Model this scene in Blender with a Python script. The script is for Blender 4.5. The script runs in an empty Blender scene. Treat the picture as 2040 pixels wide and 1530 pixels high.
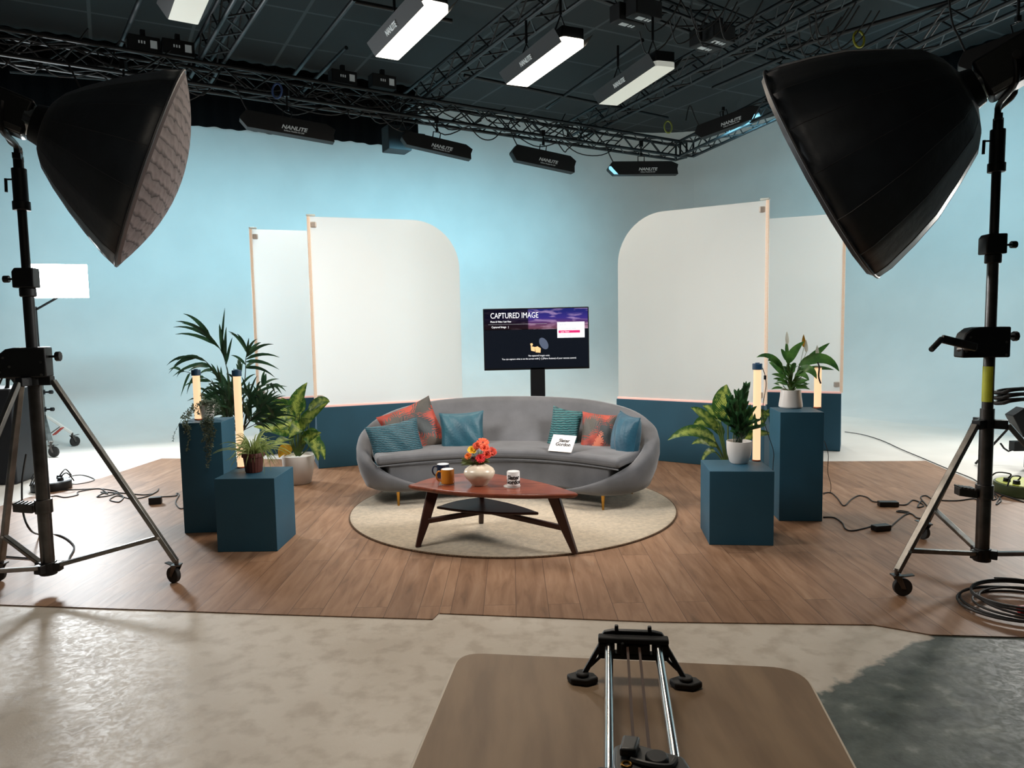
import bpy, math, random
from mathutils import Vector, Matrix
random.seed(7)
S = bpy.context.scene
COL = S.collection
V3 = Vector
# ------------------------------------------------------------------ camera
F_PX, CAM_H, PITCH, ROLL = 1450.0, 1.5, math.radians(4.86), 0.018
cam_pos = V3((0, 0, CAM_H))
c_f = V3((0, math.cos(PITCH), -math.sin(PITCH)))
u0 = V3((0, math.sin(PITCH), math.cos(PITCH))); r0 = V3((1, 0, 0))
c_r = math.cos(ROLL)*r0 - math.sin(ROLL)*u0
c_u = math.sin(ROLL)*r0 + math.cos(ROLL)*u0
cd = bpy.data.cameras.new('camera'); cam = bpy.data.objects.new('camera', cd); COL.objects.link(cam)
cd.sensor_width = 36; cd.lens = 36*F_PX/2040; cd.clip_start = 0.05; cd.clip_end = 100
cam.matrix_world = Matrix(((c_r.x, c_u.x, -c_f.x, 0), (c_r.y, c_u.y, -c_f.y, 0), (c_r.z, c_u.z, -c_f.z, CAM_H), (0, 0, 0, 1)))
S.camera = cam
# ------------------------------------------------------------------ view, world
S.view_settings.view_transform = 'Standard'; S.view_settings.look = 'None'
S.view_settings.exposure = -0.18; S.view_settings.gamma = 1.0
try: S.view_settings.use_curve_mapping = False
except Exception: pass
w = bpy.data.worlds.new('world'); S.world = w; w.use_nodes = True
w.node_tree.nodes['Background'].inputs[0].default_value = (0.75, 0.85, 1.0, 1)
w.node_tree.nodes['Background'].inputs[1].default_value = 0.05
# room frame: corner of the cyclorama, U runs left along the back wall, W runs along the right wall
AL = math.radians(28.8)
CORNER = V3((4.20, 16.65, 0)); RU = V3((-math.cos(AL), -math.sin(AL), 0)); RW = V3((math.sin(AL), -math.cos(AL), 0))
def RF(u, v, z=0): return CORNER + RU*u + RW*v + V3((0, 0, z))
def ray(px, py): return c_f + c_r*((px-1020)/F_PX) - c_u*((py-765)/F_PX)
def on_z(px, py, z=0.0):
    d = ray(px, py); return cam_pos + d*((z-CAM_H)/d.z)
def at_y(px, py, Y):
    d = ray(px, py); return cam_pos + d*(Y/d.y)
def s2l(c):
    c = c/255.0
    return c/12.92 if c <= 0.04045 else ((c+0.055)/1.055)**2.4
def rgb(r, g, b): return (s2l(r), s2l(g), s2l(b), 1)
def area(name, loc, aim, sx, sy, power, col, spread=180):
    L = bpy.data.lights.new(name, 'AREA'); L.shape = 'RECTANGLE'; L.size = sx; L.size_y = sy
    L.energy = power; L.color = col; L.spread = math.radians(spread)
    o = bpy.data.objects.new(name, L); COL.objects.link(o); o.location = loc
    o.rotation_euler = V3(aim).to_track_quat('-Z', 'Y').to_euler(); return o
# cool wash lamps in the fixtures hung on the back and side trusses, aimed at the cyclorama
def wash(px, py, Y, aim, power, col=(.32, .79, 1.0), sx=1.0, sy=.22, spread=105):
    c = at_y(px, py, Y); area('wash_lamp', c+V3(aim).normalized()*.2, aim, sx, sy, power, col, spread)
NB = -RW  # direction toward the back wall
for px, py, Y in ((1282, 334, 11.75), (1085, 315, 11.0), (872, 288, 10.2), (575, 250, 8.9), (250, 215, 7.9), (-60, 190, 7.0)):
    wash(px, py, Y, NB+V3((0, 0, -.4)), 25 if px > 300 else 17)
wash(1447, 242, 10.9, -RU+V3((0, 0, -.3)), 38, spread=140); wash(1700, 160, 8.8, -RU+V3((0, 0, -.3)), 38, spread=140); wash(2045, 78, 6.3, -RU+V3((0, 0, -.3)), 38, spread=140)
# overhead warm panels
for corn, pw in ((((748, 112), (793, 121), (896, 22), (846, 11)), 52), (((1011, 166), (1048, 175), (1164, 93), (1122, 81)), 52)):
    P4 = [on_z(x, y, 3.89) for x, y in corn]; c = sum(P4, V3((0, 0, 0)))/4; d = (P4[0]-P4[3]).normalized()
    o = area('panel_lamp', c, (0, 0, -1), .24, 1.3, pw, (1.0, .85, .70)); o.rotation_euler = (0, 0, math.atan2(d.y, d.x)-math.pi/2)
# bright lamps on stands behind, left (in frame) and right (out of frame)
lc_ = at_y(116, 560, 9.0); area('stand_lamp', lc_+V3((.42, -1, -.12)).normalized()*.03, (.42, -1, -.12), .6, .38, 190, (.93, .97, 1.0))
area('stand_lamp', V3((6.4, 8.5, 2.1))+V3((-.5, -1, -.12)).normalized()*.03, (-.5, -1, -.12), .6, .38, 160, (1.0, .95, .88))
# softboxes
area('softbox_lamp', at_y(300, 338, 4.25)+V3((.86, .42, -.36)).normalized()*.2, (.76, .54, -.38), .8, .8, 35, (1.0, .97, .93), 100)
area('softbox_lamp', at_y(1640, 347, 4.4)+V3((-.8, .4, -.45)).normalized()*.06, (-.80, .40, -.45), .9, .9, 45, (1.0, .97, .93), 100)
for px, py, Y in ((1282, 334, 11.75), (1085, 315, 11.0), (872, 288, 10.2), (575, 250, 8.9), (250, 215, 7.9), (-60, 190, 7.0)):  # added neutral fill lamps pointing down, whitening the back floor and lower wall
    c = at_y(px, py, Y); area('added_white_fill', c+V3((0, 0, -.16)), NB*.12+V3((0, 0, -1)), 1.0, .14, 25 if px > 300 else 15, (1.0, .97, .90), 122)
for px, py, Y in ((1447, 242, 10.9), (1700, 160, 8.8), (2045, 78, 6.3)):  # the same added white fill along the right wall
    c = at_y(px, py, Y); area('added_white_fill', c+V3((0, 0, -.2)), -RU*.12+V3((0, 0, -1)), .9, .14, 27, (1.0, .97, .90), 122)
area('panel_lamp', V3((-.2, 2.0, 3.9)), (0, 0, -1), 1.3, .3, 25, (1.0, .88, .75), 130)  # added fill lamp, unseen overhead, brightening the foreground floor and table

# ------------------------------------------------------------------ mesh helpers
ORG = {}
def frame(o, x, y):
    x = V3(x).normalized(); y = V3(y); y = (y - x*y.dot(x)).normalized(); z = x.cross(y)
    return Matrix(((x.x, y.x, z.x, o[0]), (x.y, y.y, z.y, o[1]), (x.z, y.z, z.z, o[2]), (0, 0, 0, 1)))
def yawm(o, yaw): return Matrix.Translation(V3(o)) @ Matrix.Rotation(yaw, 4, 'Z')
def perp(d):
    d = V3(d).normalized(); a = V3((0, 0, 1)) if abs(d.z) < .9 else V3((1, 0, 0))
    s = d.cross(a).normalized(); return s, s.cross(d).normalized()
def catmull(pts, n=6, closed=False):
    pts = [V3(p) for p in pts]; out = []; N = len(pts)
    rng = range(N if closed else N-1)
    for i in rng:
        if closed: p0, p1, p2, p3 = pts[(i-1) % N], pts[i], pts[(i+1) % N], pts[(i+2) % N]
        else: p0, p1, p2, p3 = pts[max(i-1, 0)], pts[i], pts[i+1], pts[min(i+2, N-1)]
        for k in range(n):
            t = k/n
            out.append(0.5*((2*p1)+(p2-p0)*t+(2*p0-5*p1+4*p2-p3)*t*t+(3*p1-p0-3*p2+p3)*t**3))
    if not closed: out.append(pts[-1])
    return out
class MB:
    def __init__(s, M=None): s.v = []; s.f = []; s.uv = []; s.M = M
    def add(s, vs, fs, uvs=None):
        b = len(s.v)
        s.v += [(s.M @ V3(p)) if s.M else V3(p) for p in vs]
        for k, f in enumerate(fs):
            s.f.append([b+i for i in f]); s.uv.append([uvs[i] for i in f] if uvs else None)
        return s
    def box(s, c, d, R=None):
        c = V3(c); vs = []
        for i in range(8):
            p = V3(((i & 1)-.5, ((i >> 1) & 1)-.5, ((i >> 2) & 1)-.5)); p = V3((p.x*d[0], p.y*d[1], p.z*d[2]))
            vs.append(c + (R @ p if R else p))
        return s.add(vs, [(0, 2, 3, 1), (4, 5, 7, 6), (0, 1, 5, 4), (2, 6, 7, 3), (0, 4, 6, 2), (1, 3, 7, 5)])
    def bar(s, a, b, wx, wy, up=(0, 0, 1)):
        a = V3(a); b = V3(b); d = b-a; x = d.normalized(); u = V3(up)
        if abs(x.dot(u)) > .98: u = V3((1, 0, 0))
        y = u.cross(x).normalized(); z = x.cross(y)
        vs = [p + y*i*wx/2 + z*j*wy/2 for p in (a, b) for i, j in ((-1, -1), (1, -1), (1, 1), (-1, 1))]
        return s.add(vs, [(0, 3, 2, 1), (4, 5, 6, 7), (0, 1, 5, 4), (1, 2, 6, 5), (2, 3, 7, 6), (3, 0, 4, 7)])
    def cyl(s, a, b, r, r2=None, n=16, caps=True):
        a = V3(a); b = V3(b); r2 = r if r2 is None else r2; x, y = perp(b-a); vs = []
        for p, q in ((a, r), (b, r2)):
            for k in range(n):
                t = 2*math.pi*k/n; vs.append(p + (x*math.cos(t)+y*math.sin(t))*q)
        fs = [(k, n+k, n+(k+1) % n, (k+1) % n) for k in range(n)]
        if caps: fs += [tuple(range(n)), tuple(range(2*n-1, n-1, -1))]
        return s.add(vs, fs)
    def tube(s, pts, r, n=8, closed=False, rr=None):
        pts = [V3(p) for p in pts]; N = len(pts); vs = []
        t0 = (pts[1]-pts[0]).normalized(); x, _ = perp(t0)
        for i, p in enumerate(pts):
            a = pts[i-1] if (i or closed) else pts[0]; b = pts[(i+1) % N] if (i < N-1 or closed) else pts[-1]
            t = (b-a)
            t = t.normalized() if t.length > 1e-9 else t0
            x = (x - t*x.dot(t)); x = x.normalized() if x.length > 1e-6 else perp(t)[0]; y = t.cross(x); t0 = t
            q = rr[i] if rr else r
            for k in range(n):
                g = 2*math.pi*k/n; vs.append(p+(x*math.cos(g)+y*math.sin(g))*q)
        fs = []
        for i in range(N if closed else N-1):
            a, b = i*n, ((i+1) % N)*n
            fs += [(a+k, a+(k+1) % n, b+(k+1) % n, b+k) for k in range(n)]
        if not closed: fs += [tuple(range(n-1, -1, -1)), tuple(range((N-1)*n, N*n))]
        return s.add(vs, fs)
    def lathe(s, prof, c=(0, 0, 0), n=32, M=None, rib=None):
        c = V3(c); vs = []
        for r, z in prof:
            for k in range(n):
                t = 2*math.pi*k/n; q = r*(rib(t) if rib else 1); p = V3((q*math.cos(t), q*math.sin(t), z))
                vs.append(M @ p if M else c+p)
        fs = []
        for i in range(len(prof)-1):
            a, b = i*n, (i+1)*n
            fs += [(a+k, a+(k+1) % n, b+(k+1) % n, b+k) for k in range(n)]
        if prof[0][0] > 1e-6: fs.append(tuple(range(n-1, -1, -1)))
        if prof[-1][0] > 1e-6: fs.append(tuple(range((len(prof)-1)*n, len(prof)*n)))
        return s.add(vs, fs)
    def prism(s, poly, a, b):
        """poly of 3-D points, extruded by vector b-a (a, b offsets)"""
        a = V3(a); b = V3(b); n = len(poly); vs = [V3(p)+a for p in poly]+[V3(p)+b for p in poly]
        return s.add(vs, [tuple(range(n-1, -1, -1)), tuple(range(n, 2*n))]+[(k, (k+1) % n, n+(k+1) % n, n+k) for k in range(n)])
    def grid(s, fn, nu, nv, cu=False, cv=False, uv=False):
        vs = []; us = []
        for i in range(nu+(0 if cu else 1)):
            for j in range(nv+(0 if cv else 1)):
                vs.append(V3(fn(i/nu, j/nv))); us.append((i/nu, j/nv))
        W = nv+(0 if cv else 1); H = nu+(0 if cu else 1); fs = []
        for i in range(nu):
            for j in range(nv):
                i2 = (i+1) % H; j2 = (j+1) % W; fs.append((i*W+j, i2*W+j, i2*W+j2, i*W+j2))
        return s.add(vs, fs, us if uv else None)
    def leaf(s, b, m, t, wd, nrm=(0, -1, .3), n=6, fold=.25, prof=None):
        b, m, t = V3(b), V3(m), V3(t); vs = []; us = []
        for i in range(n+1):
            k = i/n; p = b*(1-k)**2+m*2*k*(1-k)+t*k*k; d = ((m-b)*(1-k)+(t-m)*k)
            d = d.normalized() if d.length > 1e-9 else V3((0, 0, 1))
            sd = d.cross(V3(nrm)); sd = sd.normalized() if sd.length > 1e-6 else perp(d)[0]; up = sd.cross(d)
            q = prof(k) if prof else max(0.02, math.sin(math.pi*min(1, k**.75*.98+.02))**.8)
            h = wd*q/2
            vs += [p-sd*h+up*h*fold, p, p+sd*h+up*h*fold]; us += [(k, 0), (k, .5), (k, 1)]
        fs = []
        for i in range(n):
            a = i*3; fs += [(a, a+3, a+4, a+1), (a+1, a+4, a+5, a+2)]
        return s.add(vs, fs, us)
    def build(s, name, mat, parent=None, org=None, smooth=True, ang=40, bevel=0, seg=2, sub=0, solid=0):
        me = bpy.data.meshes.new(name)
        if parent is not None: o0 = ORG[parent.name]
        elif org is not None: o0 = V3(org)
        else:
            xs = [p.x for p in s.v]; ys = [p.y for p in s.v]; zs = [p.z for p in s.v]
            o0 = V3(((min(xs)+max(xs))/2, (min(ys)+max(ys))/2, min(zs)))
        me.from_pydata([tuple(p-o0) for p in s.v], [], s.f)
        if any(s.uv):
            uvl = me.uv_layers.new(name='UVMap'); k = 0; buf = []
            for f, u in zip(s.f, s.uv):
                for j in range(len(f)): buf += list(u[j]) if u else [0, 0]
            uvl.data.foreach_set('uv', buf)
        me.materials.append(mat)
        if smooth:
            me.polygons.foreach_set('use_smooth', [True]*len(me.polygons)); me.update()
            try: me.set_sharp_from_angle(angle=math.radians(ang))
            except Exception: pass
        me.update()
        o = bpy.data.objects.new(name, me); COL.objects.link(o)
        if parent is not None: o.parent = parent
        else: o.location = o0
        ORG[o.name] = o0
        if solid:
            md = o.modifiers.new('solid', 'SOLIDIFY'); md.thickness = solid; md.offset = 0
        if bevel:
            md = o.modifiers.new('bevel', 'BEVEL'); md.width = bevel; md.segments = seg; md.limit_method = 'ANGLE'
            md.angle_limit = math.radians(35)
        if sub:
            md = o.modifiers.new('sub', 'SUBSURF'); md.levels = sub; md.render_levels = sub
        return o
def tag(o, label=None, cat=None, group=None, kind=None):
    if label: o['label'] = label
    if cat: o['category'] = cat
    if group: o['group'] = group
    if kind: o['kind'] = kind
    return o
def thing(name, label, cat, loc, group=None):
    o = bpy.data.objects.new(name, None); COL.objects.link(o); o.location = loc; o.empty_display_size = .05
    ORG[o.name] = V3(loc); return tag(o, label, cat, group)
def struct(o): o['kind'] = 'structure'; return o
def text(string, size, M, mat, parent, name='lettering', shear=0.0, ext=0.0008, align='CENTER', sx=1.0, bold=0.0, warp=None):
    cu = bpy.data.curves.new('t', 'FONT'); cu.body = string; cu.size = size; cu.align_x = align; cu.align_y = 'CENTER'
    cu.extrude = ext; cu.shear = shear; cu.offset = bold; cu.resolution_u = 3
    o = bpy.data.objects.new('t', cu); COL.objects.link(o)
    dg = bpy.context.evaluated_depsgraph_get(); dg.update()
    me = bpy.data.meshes.new_from_object(o.evaluated_get(dg)); bpy.data.objects.remove(o)
    mb = MB(); vs = []
    for v in me.vertices:
        p = V3((v.co.x*sx, v.co.y, v.co.z)); vs.append(warp(p) if warp else M @ p)
    mb.add(vs, [tuple(p.vertices) for p in me.polygons]); bpy.data.meshes.remove(me)
    return mb.build(name, mat, parent, smooth=False)
# ------------------------------------------------------------------ materials
def mat(name, col, rough=.5, metal=0, noise=None, bump=None, emit=None, es=0, spec=None, sheen=0, trans=0, coat=0, stretch=None):
    m = bpy.data.materials.new(name); m.use_nodes = True; nt = m.node_tree; b = nt.nodes['Principled BSDF']
    b.inputs['Base Color'].default_value = rgb(*col); b.inputs['Roughness'].default_value = rough; b.inputs['Metallic'].default_value = metal
    if spec is not None: b.inputs['Specular IOR Level'].default_value = spec
    if sheen: b.inputs['Sheen Weight'].default_value = sheen; b.inputs['Sheen Roughness'].default_value = .4
    if trans: b.inputs['Transmission Weight'].default_value = trans
    if coat: b.inputs['Coat Weight'].default_value = coat; b.inputs['Coat Roughness'].default_value = .15
    if emit: b.inputs['Emission Color'].default_value = rgb(*emit); b.inputs['Emission Strength'].default_value = es
    if noise or bump:
        tc = nt.nodes.new('ShaderNodeTexCoord'); mp = nt.nodes.new('ShaderNodeMapping'); nt.links.new(tc.outputs['Object'], mp.inputs['Vector'])
        if stretch: mp.inputs['Scale'].default_value = stretch
    if noise:
        sc, amt = noise[0], noise[1]; col2 = noise[2] if len(noise) > 2 else tuple(max(0, c*(1-amt)) for c in col)
        n = nt.nodes.new('ShaderNodeTexNoise'); n.inputs['Scale'].default_value = sc; n.inputs['Detail'].default_value = 5
        nt.links.new(mp.outputs[0], n.inputs['Vector'])
        r = nt.nodes.new('ShaderNodeValToRGB'); r.color_ramp.elements[0].position = .35; r.color_ramp.elements[1].position = .65
        r.color_ramp.elements[0].color = rgb(*col2); r.color_ramp.elements[1].color = rgb(*col)
        nt.links.new(n.outputs['Fac'], r.inputs['Fac']); nt.links.new(r.outputs['Color'], b.inputs['Base Color'])
    if bump:
        n = nt.nodes.new('ShaderNodeTexNoise'); n.inputs['Scale'].default_value = bump[0]; n.inputs['Detail'].default_value = 4
        nt.links.new(mp.outputs[0], n.inputs['Vector'])
        bp = nt.nodes.new('ShaderNodeBump'); bp.inputs['Strength'].default_value = bump[1]; bp.inputs['Distance'].default_value = .01
        nt.links.new(n.outputs['Fac'], bp.inputs['Height']); nt.links.new(bp.outputs[0], b.inputs['Normal'])
    return m
def N(m, t, **kw):
    n = m.node_tree.nodes.new(t)
    for k, v in kw.items():
        if hasattr(n, k): setattr(n, k, v)
        else: n.inputs[k.replace('_', ' ')].default_value = v
    return n
def L(m, a, b): m.node_tree.links.new(a, b)
def BS(m): return m.node_tree.nodes['Principled BSDF']
def ramp(m, stops, interp='LINEAR'):
    r = N(m, 'ShaderNodeValToRGB'); cr = r.color_ramp; cr.interpolation = interp
    while len(cr.elements) < len(stops): cr.elements.new(.5)
    for e, (p, c) in zip(cr.elements, stops): e.position = p; e.color = rgb(*c) if len(c) == 3 else c
    return r
BLK = mat('black_metal', (24, 27, 30), .45, .2, noise=(8, .25))
BLKM = mat('black_matte', (20, 23, 25), .75, noise=(5, .2))
RIG = mat('rigging_black', (22, 25, 27), .45, .2, noise=(6, .3))
CHR = mat('chrome', (205, 205, 205), .16, 1, noise=(12, .12))
STL = mat('steel', (140, 138, 134), .3, .9, noise=(10, .2))
DST = mat('dark_steel', (104, 101, 99), .3, .9, noise=(9, .25))
RUB = mat('rubber', (38, 38, 38), .7, noise=(14, .2))
WHT = mat('white_paint_text', (225, 226, 222), .6)
TEAL = mat('teal_paint', (34, 86, 110), .55, noise=(3, .06), bump=(60, .05))
WPOT = mat('white_ceramic', (222, 218, 214), .4, noise=(4, .04), bump=(30, .05))
BRASS = mat('brass', (200, 150, 70), .25, 1, noise=(12, .15))
SOIL = mat('soil', (52, 38, 28), .95, noise=(60, .5), bump=(80, .8))
EMW = mat('lit_diffuser_warm', (255, 240, 215), .5, emit=(255, 244, 222), es=6)
EMD = mat('dim_diffuser', (214, 216, 205), .6, emit=(222, 226, 214), es=.42)
EMC = mat('lit_diffuser_cool', (240, 250, 255), .5, emit=(246, 253, 255), es=30)
EMT = mat('amber_tube', (120, 90, 60), .5, emit=(255, 212, 166), es=1.25)
EMCY = mat('cyan_diffuser', (150, 225, 245), .5, emit=(140, 225, 250), es=1.2)
LED = mat('led_strip', (226, 204, 184), .4, emit=(255, 206, 180), es=.30)
m = LED; tc = N(m, 'ShaderNodeTexCoord'); n = N(m, 'ShaderNodeTexNoise', Scale=90.0); L(m, tc.outputs['Object'], n.inputs['Vector'])
r = ramp(m, [(.4, (246, 206, 170)), (.6, (255, 240, 222))]); L(m, n.outputs['Fac'], r.inputs['Fac']); L(m, r.outputs[0], BS(m).inputs['Emission Color'])
CABLE = mat('cable_black', (30, 27, 26), .6, noise=(20, .2))
# ------------------------------------------------------------------ room
WALL = mat('cyclorama_paint', (226, 227, 224), .85, noise=(1.3, .03), bump=(25, .04))
CEIL = mat('ceiling_dark', (30, 35, 36), .8)
m = CEIL; tc = N(m, 'ShaderNodeTexCoord'); mp = N(m, 'ShaderNodeMapping'); L(m, tc.outputs['Object'], mp.inputs['Vector'])
mp.inputs['Rotation'].default_value = (0, 0, -AL)
bk = N(m, 'ShaderNodeTexBrick', offset=0.0, squash=1.0); bk.inputs['Scale'].default_value = 1.0
bk.inputs['Brick Width'].default_value = 1.2; bk.inputs['Row Height'].default_value = 1.2; bk.inputs['Mortar Size'].default_value = .022
bk.inputs['Color1'].default_value = rgb(30, 35, 36); bk.inputs['Color2'].default_value = rgb(25, 30, 32); bk.inputs['Mortar'].default_value = rgb(62, 68, 69)
L(m, mp.outputs[0], bk.inputs['Vector']); L(m, bk.outputs['Color'], BS(m).inputs['Base Color'])
ZC = 5.45
def cove(u0, u1, v0, v1, name, corner_half):
    """sweep of floor curve + wall; corner_half: 0 -> back wall, 1 -> right wall"""
    R = 1.7; RC = 2.2
    prof = [(1-math.cos(a), 1-math.sin(a)) for a in [math.pi/2*k/12 for k in range(13)]]
    path = []
    if corner_half == 0:
        path += [(RF(u1, 0), RW)] + [(RF(RC+(u1-RC)*k/8, 0), RW) for k in range(7, -1, -1)]
        rng = range(1, 7)
    else: rng = range(6, 13)
    for k in rng:
        a = math.pi/2*k/12; c = RF(RC, RC); d = -RW*math.cos(a) - RU*math.sin(a)
        path.append((c+d*RC, -d))
    if corner_half == 1: path += [(RF(0, RC+(v1-RC)*k/8), RU) for k in range(1, 9)]
    mb = MB()
    pr = []
    for k in range(13):
        a = math.pi/2*k/12; pr.append((R*(1-math.sin(a)), R*(1-math.cos(a))))
    pr += [(0, 2.6), (0, 3.6), (0, ZC)]
    pr = [(R+.4, 0.0)]+pr
    K = len(pr)-1; P = len(path)-1
    def fn(i, j):
        p, n = path[round(i*P)]; d, z = pr[round(j*K)]
        return p + n*d + V3((0, 0, z+.001))
    mb.grid(fn, P, K)
    return struct(mb.build(name, WALL, org=(0, 0, 0), ang=80))
cove(0, 15, 0, 0, 'wall_back', 0); cove(0, 0, 0, 15, 'wall_right', 1)
CONC = mat('painted_concrete', (205, 196, 184), .45)
m = CONC; pa, pb = on_z(1642, 1378), on_z(1862, 1262); dd = (pb-pa).normalized(); nn = V3((dd.y, -dd.x, 0))
tc = N(m, 'ShaderNodeTexCoord'); n1 = N(m, 'ShaderNodeTexNoise', Scale=2.2, Detail=8.0); n2 = N(m, 'ShaderNodeTexNoise', Scale=9.0, Detail=8.0); n3 = N(m, 'ShaderNodeTexNoise', Scale=26.0, Detail=9.0, Distortion=1.5)
for n in (n1, n2, n3): L(m, tc.outputs['Object'], n.inputs['Vector'])
r1 = ramp(m, [(.3, (196, 186, 172)), (.5, (205, 196, 183)), (.7, (211, 203, 191))]); L(m, n1.outputs['Fac'], r1.inputs['Fac'])
r2 = ramp(m, [(.34, (168, 152, 132)), (.52, (255, 255, 255))]); L(m, n2.outputs['Fac'], r2.inputs['Fac'])
mx = N(m, 'ShaderNodeMix', data_type='RGBA', blend_type='MULTIPLY'); mx.inputs[0].default_value = .32
L(m, r1.outputs[0], mx.inputs[6]); L(m, r2.outputs[0], mx.inputs[7])
rg = ramp(m, [(.35, (70, 78, 74)), (.6, (100, 108, 102)), (.72, (140, 146, 140))]); L(m, n2.outputs['Fac'], rg.inputs['Fac'])
vm = N(m, 'ShaderNodeVectorMath', operation='SUBTRACT'); L(m, tc.outputs['Object'], vm.inputs[0]); vm.inputs[1].default_value = pa
vd = N(m, 'ShaderNodeVectorMath', operation='DOT_PRODUCT'); L(m, vm.outputs[0], vd.inputs[0]); vd.inputs[1].default_value = nn
ad = N(m, 'ShaderNodeMath', operation='MULTIPLY_ADD'); L(m, n2.outputs['Fac'], ad.inputs[0]); ad.inputs[1].default_value = .18; L(m, vd.outputs['Value'], ad.inputs[2])
th = N(m, 'ShaderNodeMapRange'); th.inputs['From Min'].default_value = .07; th.inputs['From Max'].default_value = .10; L(m, ad.outputs[0], th.inputs['Value'])
mx2 = N(m, 'ShaderNodeMix', data_type='RGBA'); L(m, th.outputs[0], mx2.inputs[0]); L(m, mx.outputs[2], mx2.inputs[6]); L(m, rg.outputs[0], mx2.inputs[7])
L(m, mx2.outputs[2], BS(m).inputs['Base Color'])
rr = N(m, 'ShaderNodeMapRange'); rr.inputs['From Min'].default_value = .35; rr.inputs['From Max'].default_value = .65; rr.inputs['To Min'].default_value = .45; rr.inputs['To Max'].default_value = .62
L(m, n3.outputs['Fac'], rr.inputs['Value']); L(m, rr.outputs[0], BS(m).inputs['Roughness'])
n4 = N(m, 'ShaderNodeTexNoise', Scale=90.0, Detail=8.0); L(m, tc.outputs['Object'], n4.inputs['Vector']); bp = N(m, 'ShaderNodeBump', Strength=.12, Distance=.004); L(m, n4.outputs['Fac'], bp.inputs['Height']); L(m, bp.outputs[0], BS(m).inputs['Normal'])
# white floor of the cyclorama behind, bare painted concrete in front: one slab
fm = MB(); cs = [RF(-.6, -.6), RF(16, -.6), RF(16, 19), RF(-.6, 19)]
fm.add([c+V3((0, 0, -.001)) for c in cs], [(0, 1, 2, 3)][:1]); fm.f = [list(reversed(fm.f[0]))] if (cs[1]-cs[0]).cross(cs[2]-cs[0]).z < 0 else fm.f
floor = struct(fm.build('floor', CONC, org=(0, 0, 0), smooth=False))
CYF = mat('cyclorama_floor_paint', (232, 230, 224), .6, noise=(1.5, .04), bump=(20, .04))
fb = MB(); yb = 6.0   # freshly painted white part of the studio floor, 2 mm coat
fb.add([V3((-14, yb, .0005)), V3((12, yb, .0005)), RF(0.2, 0.2, .0005)+V3((6, 0, 0)), RF(0.2, .2, .0005), RF(15, .2, .0005)], [(0, 1, 2, 3, 4)])
struct(fb.build('floor_coating', CYF, org=(0, 0, 0), smooth=False))
cm = MB(); cm.add([c+V3((0, 0, ZC)) for c in cs], [(0, 1, 2, 3)]); struct(cm.build('ceiling', CEIL, org=(0, 0, 0), smooth=False))
DWALL = mat('dark_studio_wall', (60, 60, 60), .9, noise=(2, .2))
wl = MB(); wl.prism([RF(15.5, -.6), RF(15.6, -.6), RF(15.6, 19), RF(15.5, 19)], (0, 0, 0), (0, 0, ZC)); struct(wl.build('wall_left', DWALL, smooth=False))
wl = MB(); wl.prism([RF(-.6, 18.5), RF(16, 18.5), RF(16, 18.6), RF(-.6, 18.6)], (0, 0, 0), (0, 0, ZC)); struct(wl.build('wall_front', DWALL, smooth=False))
# black masking drape along the top of the back wall, left part
DRAPE = mat('black_drape', (5, 5, 6), .95, spec=.1, bump=(14, .5))
d0 = V3(RF(14.5, .9)); d1 = V3(RF(7.0, .9)); K = 120
dm = MB()
def fdr(i, j):
    p = d0.lerp(d1, i) + RW*(.03*math.sin(i*210)+.01*math.sin(i*63)); zb = 4.42 + .008*math.sin(i*90)
    return p + V3((0, 0, zb+(ZC-.03-zb)*j))
dm.grid(fdr, 240, 3)
tag(dm.build('masking_drape', DRAPE, ang=80, solid=.01), 'black masking drape hanging across the top of the pale back wall at left', 'drape')
dr_ = ray(1940, 180); k_ = (CORNER-cam_pos+RU*.35).dot(RU)/dr_.dot(RU); zr_ = (cam_pos+dr_*k_).z  # added dark strip, standing in for the dark ceiling above the right wall
dm = MB(); e0, e1 = RF(.35, 4.2), RF(.35, 14)
dm.grid(lambda i, j: e0.lerp(e1, i)+RU*(.03*math.sin(i*260))+V3((0, 0, zr_+(ZC-.03-zr_)*j)), 240, 3)
tag(dm.build('masking_drape', DRAPE, ang=80, solid=.01), 'black strip added to darken the top of the right wall, above the right softbox', 'drape')
# vinyl wood floor, two sheets with a seam
WOOD = mat('wood_vinyl', (150, 112, 84), .5, spec=.35)
m = WOOD; tc = N(m, 'ShaderNodeTexCoord'); sp = N(m, 'ShaderNodeSeparateXYZ'); L(m, tc.outputs['Object'], sp.inputs[0])
cb = N(m, 'ShaderNodeCombineXYZ'); L(m, sp.outputs['Y'], cb.inputs['X']); L(m, sp.outputs['X'], cb.inputs['Y'])
bk = N(m, 'ShaderNodeTexBrick', offset=0.37, squash=1.0); bk.inputs['Scale'].default_value = 1; bk.inputs['Brick Width'].default_value = 1.25
bk.inputs['Row Height'].default_value = .17; bk.inputs['Mortar Size'].default_value = .0017; bk.inputs['Bias'].default_value = 0
bk.inputs['Color1'].default_value = (.0, .0, .0, 1); bk.inputs['Color2'].default_value = (1, 1, 1, 1); bk.inputs['Mortar'].default_value = (.3, .3, .3, 1)
L(m, cb.outputs[0], bk.inputs['Vector'])
mpg = N(m, 'ShaderNodeMapping'); L(m, cb.outputs[0], mpg.inputs['Vector']); mpg.inputs['Scale'].default_value = (1.3, 9, 1)
adv = N(m, 'ShaderNodeVectorMath', operation='MULTIPLY_ADD'); L(m, bk.outputs['Color'], adv.inputs[0]); adv.inputs[1].default_value = (7, 3, 5); L(m, mpg.outputs[0], adv.inputs[2])
ng = N(m, 'ShaderNodeTexNoise', Scale=2.2, Detail=7.0, Distortion=.6); L(m, adv.outputs[0], ng.inputs['Vector'])
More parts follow.
